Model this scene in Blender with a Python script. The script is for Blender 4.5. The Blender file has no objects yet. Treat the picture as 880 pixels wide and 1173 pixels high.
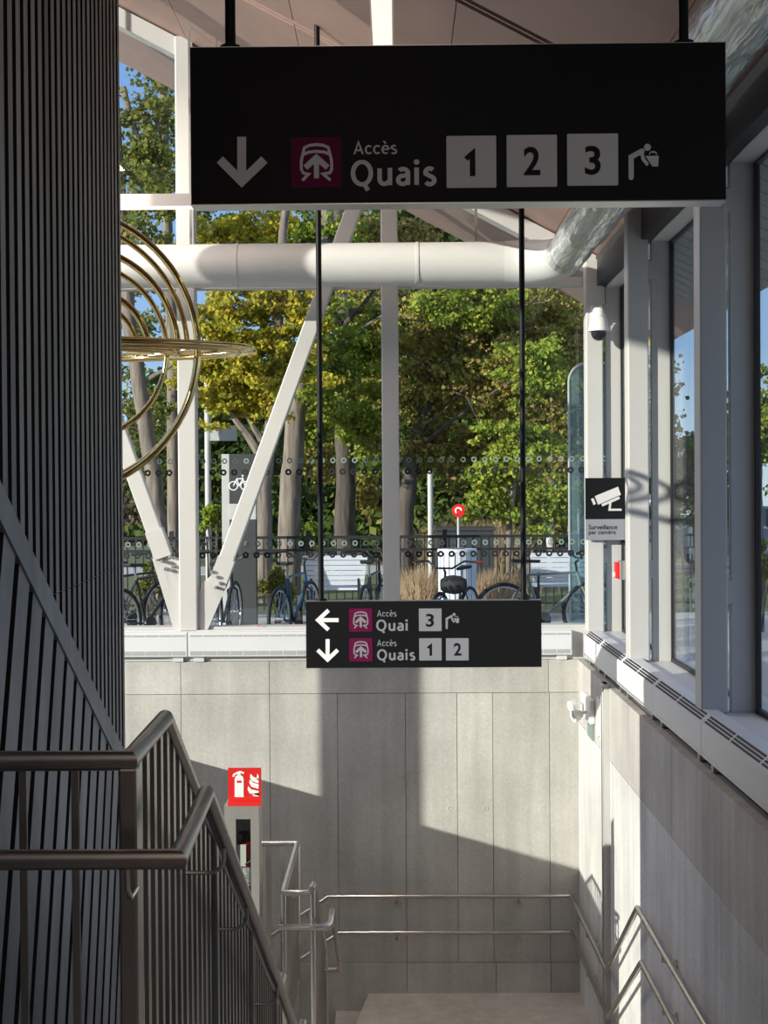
import bpy, bmesh, math, random
import numpy as np
from mathutils import Vector, Matrix

random.seed(7)
rng = np.random.default_rng(11)
S = bpy.context.scene
COL = S.collection
F = 1600.0
CAM = Vector((0, 0, 1.7))

# ------------------------------------------------------------------ camera
yaw = math.atan(15 / F); pitch = math.atan(19.5 / F); roll = 0.0068
fwd = Vector((-math.sin(yaw) * math.cos(pitch), math.cos(yaw) * math.cos(pitch), -math.sin(pitch))).normalized()
r0 = fwd.cross(Vector((0, 0, 1))).normalized(); u0 = r0.cross(fwd).normalized()
rt = r0 * math.cos(roll) - u0 * math.sin(roll)
up = u0 * math.cos(roll) + r0 * math.sin(roll)
cd = bpy.data.cameras.new('camera'); cam = bpy.data.objects.new('camera', cd); COL.objects.link(cam)
cam.matrix_world = Matrix(((rt.x, up.x, -fwd.x, CAM.x), (rt.y, up.y, -fwd.y, CAM.y), (rt.z, up.z, -fwd.z, CAM.z), (0, 0, 0, 1)))
cd.sensor_fit = 'HORIZONTAL'; cd.sensor_width = 36; cd.lens = 36 * F / 880; cd.clip_end = 400; cd.clip_start = .05
S.camera = cam

def at(px, py, Y):
    d = rt * ((px - 440) / F) + up * (-(py - 586.5) / F) + fwd
    return CAM + d * (Y / d.y)

# ------------------------------------------------------------------ materials
def nd(nt, t, **k):
    n = nt.nodes.new(t)
    for a, v in k.items(): setattr(n, a, v)
    return n

def pbr(name, col, rough=.5, metal=0, var=0, scale=6, bump=0, stretch=(1, 1, 1), spec=None, island=0, emit=0, detail=6):
    m = bpy.data.materials.new(name); m.use_nodes = True; nt = m.node_tree
    b = nt.nodes['Principled BSDF']
    b.inputs['Roughness'].default_value = rough; b.inputs['Metallic'].default_value = metal
    b.inputs['Base Color'].default_value = (*col, 1)
    if spec is not None: b.inputs['Specular IOR Level'].default_value = spec
    if emit:
        b.inputs['Emission Color'].default_value = (*col, 1); b.inputs['Emission Strength'].default_value = emit
    if var or bump:
        tc = nd(nt, 'ShaderNodeTexCoord'); mp = nd(nt, 'ShaderNodeMapping'); mp.inputs['Scale'].default_value = stretch
        nt.links.new(tc.outputs['Object'], mp.inputs['Vector'])
        nz = nd(nt, 'ShaderNodeTexNoise'); nz.inputs['Scale'].default_value = scale; nz.inputs['Detail'].default_value = detail
        nt.links.new(mp.outputs['Vector'], nz.inputs['Vector'])
        mr = nd(nt, 'ShaderNodeMapRange'); mr.inputs['From Min'].default_value = .3; mr.inputs['From Max'].default_value = .7
        mr.inputs['To Min'].default_value = 1 - var; mr.inputs['To Max'].default_value = 1 + var
        nt.links.new(nz.outputs['Fac'], mr.inputs['Value'])
        val = mr.outputs['Result']
        if island:
            g = nd(nt, 'ShaderNodeNewGeometry'); m2 = nd(nt, 'ShaderNodeMapRange')
            m2.inputs['To Min'].default_value = 1 - island; m2.inputs['To Max'].default_value = 1 + island
            nt.links.new(g.outputs['Random Per Island'], m2.inputs['Value'])
            mu = nd(nt, 'ShaderNodeMath', operation='MULTIPLY')
            nt.links.new(val, mu.inputs[0]); nt.links.new(m2.outputs['Result'], mu.inputs[1]); val = mu.outputs[0]
        mx = nd(nt, 'ShaderNodeVectorMath', operation='SCALE'); mx.inputs[0].default_value = col
        nt.links.new(val, mx.inputs['Scale']); nt.links.new(mx.outputs['Vector'], b.inputs['Base Color'])
        if bump:
            bp = nd(nt, 'ShaderNodeBump'); bp.inputs['Strength'].default_value = bump; bp.inputs['Distance'].default_value = .02
            nt.links.new(nz.outputs['Fac'], bp.inputs['Height']); nt.links.new(bp.outputs['Normal'], b.inputs['Normal'])
    return m

def concrete(name, col):
    m = bpy.data.materials.new(name); m.use_nodes = True; nt = m.node_tree; L = nt.links.new
    b = nt.nodes['Principled BSDF']; b.inputs['Roughness'].default_value = .8; b.inputs['Specular IOR Level'].default_value = .25
    tc = nd(nt, 'ShaderNodeTexCoord')
    def noise(sc, st, det=5):
        mp = nd(nt, 'ShaderNodeMapping'); mp.inputs['Scale'].default_value = st; L(tc.outputs['Object'], mp.inputs['Vector'])
        n = nd(nt, 'ShaderNodeTexNoise'); n.inputs['Scale'].default_value = sc; n.inputs['Detail'].default_value = det
        L(mp.outputs['Vector'], n.inputs['Vector']); return n.outputs['Fac']
    def rng_(s, a, b_, c, d):
        r = nd(nt, 'ShaderNodeMapRange'); L(s, r.inputs['Value'])
        for k, v in zip(('From Min', 'From Max', 'To Min', 'To Max'), (a, b_, c, d)): r.inputs[k].default_value = v
        return r.outputs['Result']
    def mul(a, b_):
        q = nd(nt, 'ShaderNodeMath', operation='MULTIPLY'); L(a, q.inputs[0]); L(b_, q.inputs[1]); return q.outputs[0]
    v = mul(rng_(noise(1.2, (1, 1, 1)), .3, .7, .84, 1.14), rng_(noise(9, (1, 1, .08)), .3, .7, .9, 1.09))
    v = mul(v, rng_(noise(45, (1, 1, 1), 3), .3, .7, .93, 1.07))
    pits = nd(nt, 'ShaderNodeTexVoronoi'); pits.inputs['Scale'].default_value = 9; L(tc.outputs['Object'], pits.inputs['Vector'])
    v = mul(v, rng_(pits.outputs['Distance'], .02, .06, .72, 1))
    g = nd(nt, 'ShaderNodeNewGeometry'); v = mul(v, rng_(g.outputs['Random Per Island'], 0, 1, .94, 1.05))
    sc = nd(nt, 'ShaderNodeVectorMath', operation='SCALE'); sc.inputs[0].default_value = col
    L(v, sc.inputs['Scale']); L(sc.outputs['Vector'], b.inputs['Base Color'])
    bp = nd(nt, 'ShaderNodeBump'); bp.inputs['Strength'].default_value = .12; bp.inputs['Distance'].default_value = .02
    L(noise(60, (1, 1, 1), 3), bp.inputs['Height']); L(bp.outputs['Normal'], b.inputs['Normal'])
    return m

def glass(name, tint=(.93, .96, .96), refl=.07):
    m = bpy.data.materials.new(name); m.use_nodes = True; nt = m.node_tree
    nt.nodes.remove(nt.nodes['Principled BSDF']); out = nt.nodes['Material Output']
    t = nd(nt, 'ShaderNodeBsdfTransparent'); t.inputs['Color'].default_value = (*tint, 1)
    g = nd(nt, 'ShaderNodeBsdfGlossy'); g.inputs['Roughness'].default_value = .02
    lw = nd(nt, 'ShaderNodeLayerWeight'); lw.inputs['Blend'].default_value = .5
    pw = nd(nt, 'ShaderNodeMath', operation='POWER'); pw.inputs[1].default_value = 5
    ma = nd(nt, 'ShaderNodeMath', operation='MULTIPLY_ADD'); ma.inputs[1].default_value = .5; ma.inputs[2].default_value = .025
    mx = nd(nt, 'ShaderNodeMixShader')
    nt.links.new(lw.outputs['Facing'], pw.inputs[0]); nt.links.new(pw.outputs[0], ma.inputs[0])
    nt.links.new(ma.outputs[0], mx.inputs[0])
    nt.links.new(t.outputs[0], mx.inputs[1]); nt.links.new(g.outputs[0], mx.inputs[2]); nt.links.new(mx.outputs[0], out.inputs['Surface'])
    return m

def leafmat(name, cols, trans=.35):
    m = bpy.data.materials.new(name); m.use_nodes = True; nt = m.node_tree; L = nt.links.new
    nt.nodes.remove(nt.nodes['Principled BSDF']); out = nt.nodes['Material Output']
    g = nd(nt, 'ShaderNodeNewGeometry'); cr = nd(nt, 'ShaderNodeValToRGB'); cr.color_ramp.interpolation = 'LINEAR'
    el = cr.color_ramp.elements
    while len(el) < len(cols): el.new(.5)
    for i, c in enumerate(cols): el[i].position = i / max(1, len(cols) - 1); el[i].color = (*c, 1)
    L(g.outputs['Random Per Island'], cr.inputs[0])
    d = nd(nt, 'ShaderNodeBsdfDiffuse'); t = nd(nt, 'ShaderNodeBsdfTranslucent'); mx = nd(nt, 'ShaderNodeMixShader'); mx.inputs[0].default_value = trans
    L(cr.outputs[0], d.inputs['Color']); L(cr.outputs[0], t.inputs['Color']); L(d.outputs[0], mx.inputs[1]); L(t.outputs[0], mx.inputs[2]); L(mx.outputs[0], out.inputs['Surface'])
    return m

M = dict(
    concrete=concrete('concrete', (.47, .455, .42)),
    concrete_pale=concrete('concrete_pale', (.58, .57, .55)),
    joint=pbr('concrete_joint', (.27, .26, .25), .9),
    floor=concrete('floor_concrete', (.41, .38, .345)),
    white=pbr('white_steel', (.52, .505, .485), .45, var=.02, scale=3),
    offwhite=pbr('white_enamel', (.64, .65, .66), .4, var=.02, scale=3),
    sillwhite=pbr('sill_white', (.58, .57, .56), .5, var=.03, scale=4),
    duct=pbr('duct_white', (.60, .595, .575), .5, var=.03, scale=3),
    wrap=pbr('duct_film_wrap', (.62, .65, .64), .22, var=.12, scale=3.5, bump=1.0, stretch=(6, .5, 6), metal=.55, detail=3),
    black=pbr('sign_black', (.006, .006, .007), .55, spec=.18),
    darkbeam=pbr('dark_beam', (.012, .012, .014), .5),
    rod=pbr('rod_black', (.005, .005, .006), .5, spec=.2),
    alu=pbr('aluminium', (.62, .62, .62), .35, 1),
    steelsheet=pbr('stainless_sheet', (.44, .41, .375), .42, .55, var=.05, scale=14, stretch=(1, 1, .15)),
    concrete_band=concrete('concrete_band', (.46, .435, .405)),
    signgrey=pbr('sign_lettering', (.60, .57, .55), .6),
    signgrey2=pbr('sign_lettering_cool', (.25, .25, .275), .6),
    arrowwhite=pbr('arrow_white', (.88, .88, .87), .6),
    magenta=pbr('sign_magenta', (.125, .003, .045), .6, spec=.15),
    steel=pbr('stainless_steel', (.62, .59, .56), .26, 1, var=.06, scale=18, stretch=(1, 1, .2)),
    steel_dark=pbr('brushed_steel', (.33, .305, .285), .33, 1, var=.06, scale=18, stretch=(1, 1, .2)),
    brass=pbr('polished_brass', (.74, .57, .26), .10, 1),
    slat=pbr('charcoal_board', (.25, .218, .192), .6, var=.28, scale=7, stretch=(1, 1, .12), bump=.25, island=.18),
    skirt=pbr('grey_board', (.25, .243, .235), .55, var=.28, scale=7, stretch=(1, .6, .2), bump=.25, island=.15),
    slatback_shade=pbr('black_backing_gap_shade', (.008, .007, .007), .9),  # board backing, also the gap shade painted on board edges
    ceil=pbr('copper_ceiling', (.385, .25, .212), .5, var=.07, scale=2.5, island=.05),
    ceilgap=pbr('ceiling_groove', (.045, .022, .018), .7),
    soffit=pbr('grey_soffit', (.36, .35, .33), .6),
    soffit_pink=pbr('copper_soffit', (.46, .30, .26), .5, var=.05, scale=3),
    lamp=pbr('lamp_diffuser', (1.0, .84, .74), .5, emit=1.0),
    glass=glass('window_glass'),
    shelter=None,
    ringdark=pbr('dot_black', (.012, .014, .013), .5),
    ringmint=pbr('dot_mint', (.20, .27, .25), .5),
    red=pbr('red_enamel', (.72, .02, .018), .35),
    cylred=pbr('extinguisher_red', (.28, .008, .015), .3),
    paper=pbr('tag_paper', (.62, .58, .5), .8),
    printed=pbr('printed_label', (.38, .37, .36), .7, var=.7, scale=90, detail=2),
    dome=pbr('smoked_dome', (.02, .02, .025), .08),
    plastic=pbr('white_plastic', (.78, .77, .74), .4),
    beige=pbr('beige_plastic', (.72, .68, .60), .5),
    iron=pbr('black_iron', (.015, .016, .018), .5),
    bark=pbr('bark', (.20, .165, .135), .9, var=.4, scale=14, stretch=(1, 1, .15), bump=.9),
    bark_dark=pbr('bark_dark', (.085, .07, .06), .9, var=.4, scale=14, stretch=(1, 1, .15), bump=.9),
    bark_birch=pbr('bark_pale', (.55, .53, .5), .9, var=.4, scale=10),
    pave=pbr('paving', (.50, .47, .43), .85, var=.1, scale=3),
    lawn=pbr('lawn', (.14, .16, .06), .95, var=.35, scale=8),
    benchwhite=pbr('bench_white', (.62, .66, .74), .5),
    totem=pbr('totem_charcoal', (.045, .05, .052), .5),
    pole=pbr('galvanised_pole', (.50, .50, .49), .5),
    tyre=pbr('tyre_rubber', (.02, .02, .021), .7),
    bikeblack=pbr('bike_black', (.022, .026, .03), .35),
    bikeblue=pbr('bike_blue', (.04, .10, .19), .35),
    bikegreen=pbr('bike_grey_green', (.20, .24, .21), .4),
    grip=pbr('grip_brown', (.19, .05, .045), .6),
    carblue=pbr('car_blue_grey', (.22, .27, .33), .25),
    carwhite=pbr('car_white', (.7, .71, .72), .25),
    carglass=pbr('car_glass', (.02, .025, .03), .08),
    pink=pbr('pink_wrapper', (.75, .25, .38), .6),
    leaf_yellow=leafmat('leaf_yellow', [(.22, .27, .04), (.50, .46, .05), (.66, .52, .06), (.38, .40, .05), (.58, .37, .07)]),
    leaf_green=leafmat('leaf_green', [(.13, .21, .04), (.29, .37, .06), (.40, .46, .07), (.19, .27, .05), (.50, .46, .08)]),
    leaf_mix=leafmat('leaf_mixed', [(.15, .19, .045), (.36, .39, .08), (.44, .28, .11), (.22, .25, .06), (.54, .50, .10), (.40, .24, .12), (.30, .33, .07)]),
    leaf_sparse=leafmat('leaf_olive', [(.12, .15, .04), (.24, .24, .06), (.16, .2, .05), (.3, .27, .08)]),
    leaf_dark=leafmat('leaf_dark', [(.04, .075, .022), (.08, .125, .035), (.13, .17, .04), (.055, .09, .03)], .25),
    leaf_bright=leafmat('leaf_bright', [(.2, .3, .04), (.3, .4, .06), (.26, .33, .05)]),
    leaf_brown=leafmat('leaf_brown', [(.12, .085, .07), (.2, .15, .11), (.16, .13, .1)], .2),
    drygrass=leafmat('dry_grass', [(.42, .31, .20), (.56, .44, .29), (.33, .24, .15), (.50, .35, .21)], .3),
)

def frosted(name, tint, haze, col):
    m = glass(name, tint); nt = m.node_tree; out = nt.nodes['Material Output']; src = out.inputs['Surface'].links[0].from_socket
    d = nd(nt, 'ShaderNodeBsdfDiffuse'); d.inputs['Color'].default_value = (*col, 1); mx = nd(nt, 'ShaderNodeMixShader'); mx.inputs[0].default_value = haze
    nt.links.new(src, mx.inputs[1]); nt.links.new(d.outputs[0], mx.inputs[2]); nt.links.new(mx.outputs[0], out.inputs['Surface']); return m
M['shelter'] = frosted('tinted_glass', (.55, .70, .72), .22, (.50, .62, .64))

# ------------------------------------------------------------------ mesh builder
class MB:
    def __init__(s): s.v = []; s.f = []; s.sm = []; s.mi = []
    def add(s, vs, fs, smooth=False, mi=0):
        o = len(s.v); s.v += [tuple(v) for v in vs]; s.f += [[i + o for i in f] for f in fs]
        s.sm += [smooth] * len(fs); s.mi += [mi] * len(fs); return s
    def box(s, x0, x1, y0, y1, z0, z1, mi=0):
        vs = [(x, y, z) for z in (z0, z1) for y in (y0, y1) for x in (x0, x1)]
        return s.add(vs, [(0, 2, 3, 1), (4, 5, 7, 6), (0, 1, 5, 4), (1, 3, 7, 5), (3, 2, 6, 7), (2, 0, 4, 6)], mi=mi)
    def hexa(s, vs, mi=0):
        return s.add(vs, [(0, 3, 2, 1), (4, 5, 6, 7), (0, 1, 5, 4), (1, 2, 6, 5), (2, 3, 7, 6), (3, 0, 4, 7)], mi=mi)
    def beam(s, a, b, w, d, upv=(0, 1, 0)):
        a = Vector(a); b = Vector(b); t = (b - a).normalized(); u = Vector(upv); x = t.cross(u).normalized(); y = x.cross(t).normalized()
        c = [(-w / 2, -d / 2), (w / 2, -d / 2), (w / 2, d / 2), (-w / 2, d / 2)]
        return s.hexa([a + x * p + y * q for p, q in c] + [b + x * p + y * q for p, q in c])
    def tube(s, pts, r, n=12, closed=False, cap=True):
        P = [Vector(p) for p in pts]; k = len(P); R = r if hasattr(r, '__len__') else [r] * k
        rings = []; prevx = None
        for i in range(k):
            if closed: a = P[i - 1]; c = P[(i + 1) % k]
            else: a = P[max(0, i - 1)]; c = P[min(k - 1, i + 1)]
            t1 = (P[i] - a); t2 = (c - P[i])
            if t1.length < 1e-9: t1 = t2
            if t2.length < 1e-9: t2 = t1
            t1 = t1.normalized(); t2 = t2.normalized(); t = (t1 + t2)
            t = t.normalized() if t.length > 1e-6 else t1
            if prevx is None:
                h = Vector((0, 0, 1)) if abs(t.z) < .9 else Vector((1, 0, 0))
                x = h.cross(t).normalized()
            else:
                x = (prevx - t * prevx.dot(t)); x = x.normalized() if x.length > 1e-6 else Vector((1, 0, 0))
            y = t.cross(x); prevx = x
            cosb = max(.35, t.dot(t1)); b = (t2 - t1); b = b.normalized() if b.length > 1e-5 else None
            ring = []
            for j in range(n):
                an = 2 * math.pi * j / n; o = x * math.cos(an) * R[i] + y * math.sin(an) * R[i]
                if b is not None: o += b * (o.dot(b) * (1 / cosb - 1))
                ring.append(P[i] + o)
            rings.append(ring)
        vs = [v for r_ in rings for v in r_]; fs = []
        for i in range(k if closed else k - 1):
            for j in range(n):
                a = i * n; b2 = ((i + 1) % k) * n
                fs.append((a + j, a + (j + 1) % n, b2 + (j + 1) % n, b2 + j))
        s.add(vs, fs, True)
        if cap and not closed:
            s.add(rings[0], [tuple(range(n))[::-1]]); s.add(rings[-1], [tuple(range(n))])
        return s
    def lathe(s, prof, c=(0, 0, 0), n=20, axis='z'):
        vs = []; fs = []
        for (r, h) in prof:
            for j in range(n):
                a = 2 * math.pi * j / n
                p = (r * math.cos(a), r * math.sin(a), h)
                if axis == 'y': p = (p[0], p[2], p[1])
                if axis == 'x': p = (p[2], p[0], p[1])
                vs.append((c[0] + p[0], c[1] + p[1], c[2] + p[2]))
        for i in range(len(prof) - 1):
            for j in range(n): fs.append((i * n + j, i * n + (j + 1) % n, (i + 1) * n + (j + 1) % n, (i + 1) * n + j))
        return s.add(vs, fs, True)
    def prism(s, poly, y0, y1):                      # polygon in XZ, extruded along Y
        n = len(poly); vs = [(p[0], y0, p[1]) for p in poly] + [(p[0], y1, p[1]) for p in poly]
        fs = [tuple(range(n)), tuple(range(n, 2 * n))[::-1]] + [(i, i + n, (i + 1) % n + n, (i + 1) % n) for i in range(n)]
        return s.add(vs, fs)
    def stroke(s, pts, w, y0, y1, round_=False):     # flat ribbon in XZ
        s.ns = getattr(s, 'ns', 0) + 1; y0 = y0 - .0003 * s.ns
        P = [Vector((p[0], p[1])) for p in pts]; k = len(P); Lf = []; Rt = []
        for i in range(k):
            t1 = (P[i] - P[max(0, i - 1)]); t2 = (P[min(k - 1, i + 1)] - P[i])
            if t1.length < 1e-9: t1 = t2
            if t2.length < 1e-9: t2 = t1
            t1.normalize(); t2.normalize(); t = (t1 + t2).normalized(); nrm = Vector((-t.y, t.x))
            sc = 1 / max(.4, t.dot(t1))
            Lf.append(P[i] + nrm * w / 2 * sc); Rt.append(P[i] - nrm * w / 2 * sc)
        for i in range(k - 1): s.prism([Rt[i], Rt[i + 1], Lf[i + 1], Lf[i]], y0, y1)
        if round_:
            for q in (P[0], P[-1]): s.disc(q, w / 2, y0 - .00015, y1)
        return s
    def disc(s, c, r, y0, y1, n=18):
        return s.prism([(c[0] + r * math.cos(2 * math.pi * j / n), c[1] + r * math.sin(2 * math.pi * j / n)) for j in range(n)], y0, y1)
    def build(s, name, mat, parent=None, bevel=0, mats=None):
        me = bpy.data.meshes.new(name); me.from_pydata(s.v, [], s.f)
        bm = bmesh.new(); bm.from_mesh(me); bmesh.ops.recalc_face_normals(bm, faces=bm.faces); bm.to_mesh(me); bm.free()
        me.polygons.foreach_set('use_smooth', s.sm); me.polygons.foreach_set('material_index', s.mi)
        for m_ in (mats or [mat]): me.materials.append(M[m_] if isinstance(m_, str) else m_)
        if any(s.sm):
            try: me.set_sharp_from_angle(angle=math.radians(40))
            except Exception: pass
        me.update()
        o = bpy.data.objects.new(name, me); COL.objects.link(o)
        if parent is not None:
            o.parent = parent; o.matrix_parent_inverse = Matrix.Identity(4)
            if parent.get('_w') is not None: pass
            w = wloc(parent); o.location = -w
        if bevel:
            b = o.modifiers.new('bevel', 'BEVEL'); b.width = bevel; b.segments = 2; b.limit_method = 'ANGLE'
        return o

def wloc(o):
    v = Vector((0, 0, 0))
    while o is not None: v = v + o.location; o = o.parent
    return v

def tag(o, label=None, cat=None, group=None, kind=None):
    if label: o['label'] = label
    if cat: o['category'] = cat
    if group: o['group'] = group
    if kind: o['kind'] = kind
    return o

def thing(name, loc, label, cat, group=None):
    o = bpy.data.objects.new(name, None); COL.objects.link(o); o.location = loc; o.empty_display_size = .1
    return tag(o, label, cat, group)

def struct(name, mb, mat, bevel=0, mats=None, parent=None):
    o = mb.build(name, mat, parent, bevel, mats)
    if parent is None: o['kind'] = 'structure'
    return o

def plane_strip(p): return p

# ------------------------------------------------------------------ key dimensions
YB = 13.5            # face of the back concrete wall
XR = 1.74            # face of the right concrete wall
L2, L3 = -2.10, -3.13
ZT = .10             # top of the concrete walls
def roofz(x): return 5.05 - .53 * x
def bx(px, Y=YB): return (px - 455) * Y / F
def bz(py, Y=YB): return 1.7 + (567 - py) * Y / F

# ------------------------------------------------------------------ concrete back wall
def panel_wall(rows, xs, gap, put):
    for (z0, z1, cuts, d) in rows:
        c = [xs[0]] + cuts + [xs[1]]
        for a, b in zip(c[:-1], c[1:]): put(a + gap / 2, b - gap / 2, z0 + gap / 2, z1 - gap / 2, d)

mb = MB(); mb.box(-5.2, 2.2, YB + .03, YB + .4, -4.6, ZT - .01, mi=1)
cuts = [bx(p) for p in (205, 307, 385, 463, 522, 563, 628)]
panel_wall([(-.22, ZT, [bx(205), bx(307), bx(627)], 0), (-2.84, -.22, cuts, 0), (-4.6, -2.84, [bx(p) for p in (300, 463, 565, 628)], -.02)], (-5.2, 2.2), .005,
           lambda a, b, z0, z1, d: mb.box(a, b, YB + d, YB + .06, z0, z1))
for px, py in ((516, 926), (557, 926), (622, 926), (440, 926)):
    c = at(px, py, YB); mb.lathe([(.016, -.002), (.022, -.004), (.03, .0)], (c.x, YB, c.z), 14, 'y')
struct('wall_back', mb, None, mats=['concrete', 'joint'])

# right concrete wall
mb = MB(); mb.box(XR + .03, XR + .5, -1, YB + .3, -4.6, ZT - .01, mi=1)
ycuts = [3, 4.2, 5.5, 6.7, 7.55, 8.5, 9.15, 9.9, 10.6, 11.3, 12.2]
def putr(a, b, z0, z1, d): mb.box(XR + d, XR + .06, a, b, z0, z1, mi=2 if z1 > 0 else 0)
panel_wall([(-.50, ZT, [4.2, 6.7, 8.9, 11.3], 0), (-4.6, -.50, ycuts, 0)], (-1, YB), .005, putr)
struct('wall_right', mb, None, mats=['concrete_pale', 'joint', 'concrete_band'])

# left facade wall below the glass + added unseen panel shading the right column
mb = MB(); mb.box(-5.2, -5.0, -6, YB + .4, -4.6, -1.2); mb.box(-5.2, -5.0, -6, 7.0, 4.9, roofz(-5.0) + .1); mb.box(-5.2, -5.0, -6, 5.4, -1.2, 4.9)
struct('wall_left', mb, 'concrete')
mb = MB(); mb.box(-2.8, -2.65, 8.2, 13.3, -4.6, -.675); struct('wall_shadow_parapet', mb, 'concrete')  # unseen block added to cast the low shadow edge on the walls
mb = MB(); mb.box(-5.2, -1.0, -6.2, -6, 0, 8); mb.box(1.5, 2.4, -6.2, -6, 0, 8); mb.box(-1.0, 1.5, -6.2, -6, 0, 6)
struct('wall_front', mb, 'ceil')
mb = MB(); mb.box(2.15, 2.3, -6, 1.98, 0, 4.2); struct('wall_right_entrance', mb, 'soffit')
mb = MB(); mb.box(-5.25, -4.95, 10.07, 10.55, -1.2, roofz(-5)); struct('column_left', mb, 'white', .01)
mb = MB(); mb.box(-5.13, -5.12, 5.4, 10.07, -1.2, 7.5); mb.box(-5.13, -5.12, 10.55, 13.6, -1.2, 7.5); struct('window_left', mb, 'glass')

# ------------------------------------------------------------------ floors and stairs
mb = MB()
mb.box(-.62, XR, -6, 3.95, -.25, 0); mb.box(-5.0, -.62, -6, 3.42, -.25, 0)
struct('floor', mb, 'floor')
mb = MB()
z = 0; y = 3.95; n1 = 13; rz = -L2 / n1; td = (7.5 - 3.95) / (n1 - 1)
prof = [(3.95, -.35), (3.95, 0)]
poly = []
for i in range(n1):
    poly.append((3.95 + i * td if i < n1 else 0, -i * rz)); poly.append((3.95 + i * td, -(i + 1) * rz))
poly.append((9.75, L2))
n2 = 6; rz2 = (L2 - L3) / n2; t2 = (11.15 - 9.75) / (n2 - 1)
for i in range(n2): poly.append((9.75 + i * t2, L2 - i * rz2)); poly.append((9.75 + i * t2, L2 - (i + 1) * rz2))
poly.append((YB, L3)); low = [(YB, L3 - .25), (11.15, L3 - .3), (9.75, L2 - .3), (7.5, L2 - .3), (3.95, -.35)]
pp = [q for i, q in enumerate(poly) if i == 0 or q != poly[i - 1]] + low
vs = [(-.6, a, b) for a, b in pp] + [(XR, a, b) for a, b in pp]; n = len(pp)
mb.add(vs, [tuple(range(n)), tuple(range(n, 2 * n))[::-1]] + [(i, (i + 1) % n, (i + 1) % n + n, i + n) for i in range(n)])
mb.v = [((bx(416, 12.6) if (v[1] > 11.3 and v[0] < 0) else v[0]), v[1], v[2]) for v in mb.v]
struct('floor_stairs', mb, 'floor')
mb = MB(); mb.box(-5.0, -.8, 7.5, 10.95, L2 - .25, L2); mb.box(-.8, -.6, 7.5, 9.55, L2 - .25, L2); struct('floor_landing', mb, 'floor')
mb = MB()
for i in range(6): mb.box(-.33 - .29 * (i + 1), -.33 - .29 * i if i else bx(416, 12.6), 11.2, YB, L3 - .17 * (i + 2), L3 - .17 * (i + 1))
mb.box(-5, 2, -1, YB, -4.7, -4.6)
struct('floor_lower_steps', mb, 'floor')

# ------------------------------------------------------------------ board clad wall on the left
WK = .075
def wx(y): return -1.55 + (7.9 - y) * WK
mb = MB()
Tk = .30
b0, b1 = 1.4, 7.88
def wv(y, off, z): return (wx(y) + off, y, z)
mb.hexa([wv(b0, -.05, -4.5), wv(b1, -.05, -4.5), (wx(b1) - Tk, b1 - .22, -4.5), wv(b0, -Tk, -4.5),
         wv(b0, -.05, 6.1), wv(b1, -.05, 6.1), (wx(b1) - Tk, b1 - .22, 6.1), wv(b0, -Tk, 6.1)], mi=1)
def slat(mb, y0, y1, z0, z1, t=.05, off=0, lean0=0, mi=0):
    a = [wv(y0, off, z0), wv(y1, off, z0), wv(y1, off - t, z0), wv(y0, off - t, z0)]
    b = [wv(y0, off, z1), wv(y1, off, z1), wv(y1, off - t, z1), wv(y0, off - t, z1)]
    mb.hexa(a + b, mi); mb.mi[-1] = mb.mi[-3] = 1      # board edges coloured near black as painted shade for the gaps
P = .145; y = b0 + .02; k = 0
while y < b1 - .05:
    w = .080
    zs = [-4.5, -.42 - .0 * (k % 3), 2.05, 6.05]
    ztop = min(6.1, roofz(wx(y)))
    cutz = [-4.5, 1.29 + .02, 6.08]
    for z0, z1 in zip(cutz[:-1], cutz[1:]): slat(mb, y, y + w, z0 + .0015, z1 - .0015)
    y += P; k += 1
struct('wall_left_boards', mb, None, mats=['slat', 'slatback_shade'])
# sloped lower cladding with leaning boards, standing proud of the upper boards
mb = MB()
SL = .455; Yr = 4.45; Zr = 1.7 - .064; OFF = .07
def edge(y): return Zr - SL * (y - Yr)
y0s, y1s = 1.5, 7.75
def sv(y, z, off): return (wx(y) + off, y, z)
bot = -4.3
pl = [(y0s, edge(y0s) - .06), (y1s, edge(y1s) - .06), (y1s, bot), (y0s, bot)]
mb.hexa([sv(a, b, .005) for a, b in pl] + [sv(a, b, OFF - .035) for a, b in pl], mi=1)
# top trim rail
tr = [(y0s, edge(y0s) - .12), (y1s, edge(y1s) - .12), (y1s, edge(y1s)), (y0s, edge(y0s))]
mb.hexa([sv(a, b, .0) for a, b in tr] + [sv(a, b, OFF + .008) for a, b in tr])
q = y0s - .5; pitch_s, wid = .235, .168
def clip_poly(poly, f):
    out = []
    for i in range(len(poly)):
        a, b = poly[i], poly[(i + 1) % len(poly)]; fa, fb = f(a), f(b)
        if fa >= 0: out.append(a)
        if (fa >= 0) != (fb >= 0):
            t = fa / (fa - fb); out.append((a[0] + (b[0] - a[0]) * t, a[1] + (b[1] - a[1]) * t))
    return out
while q < y1s + 3.2:
    H = 8
    def pt(y, h): return (y - SL * h, edge(y) - .1 - h)
    pq = [pt(q, -.0), pt(q + wid, -.0), pt(q + wid, H), pt(q, H)]
    pq = clip_poly(pq, lambda p: p[0] - y0s); pq = clip_poly(pq, lambda p: y1s - p[0]); pq = clip_poly(pq, lambda p: p[1] - bot)
    if len(pq) >= 3:
        n = len(pq); vs = [sv(a, b, OFF - .04) for a, b in pq] + [sv(a, b, OFF) for a, b in pq]
        mb.add(vs, [tuple(range(n))[::-1], tuple(range(n, 2 * n))] + [(i, (i + 1) % n, (i + 1) % n + n, i + n) for i in range(n)])
        mb.mi[-n:] = [1] * n  # side faces painted black to stand for shade between boards
    q += pitch_s
struct('wall_left_lower_boards', mb, None, mats=['skirt', 'slatback_shade'])

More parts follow.
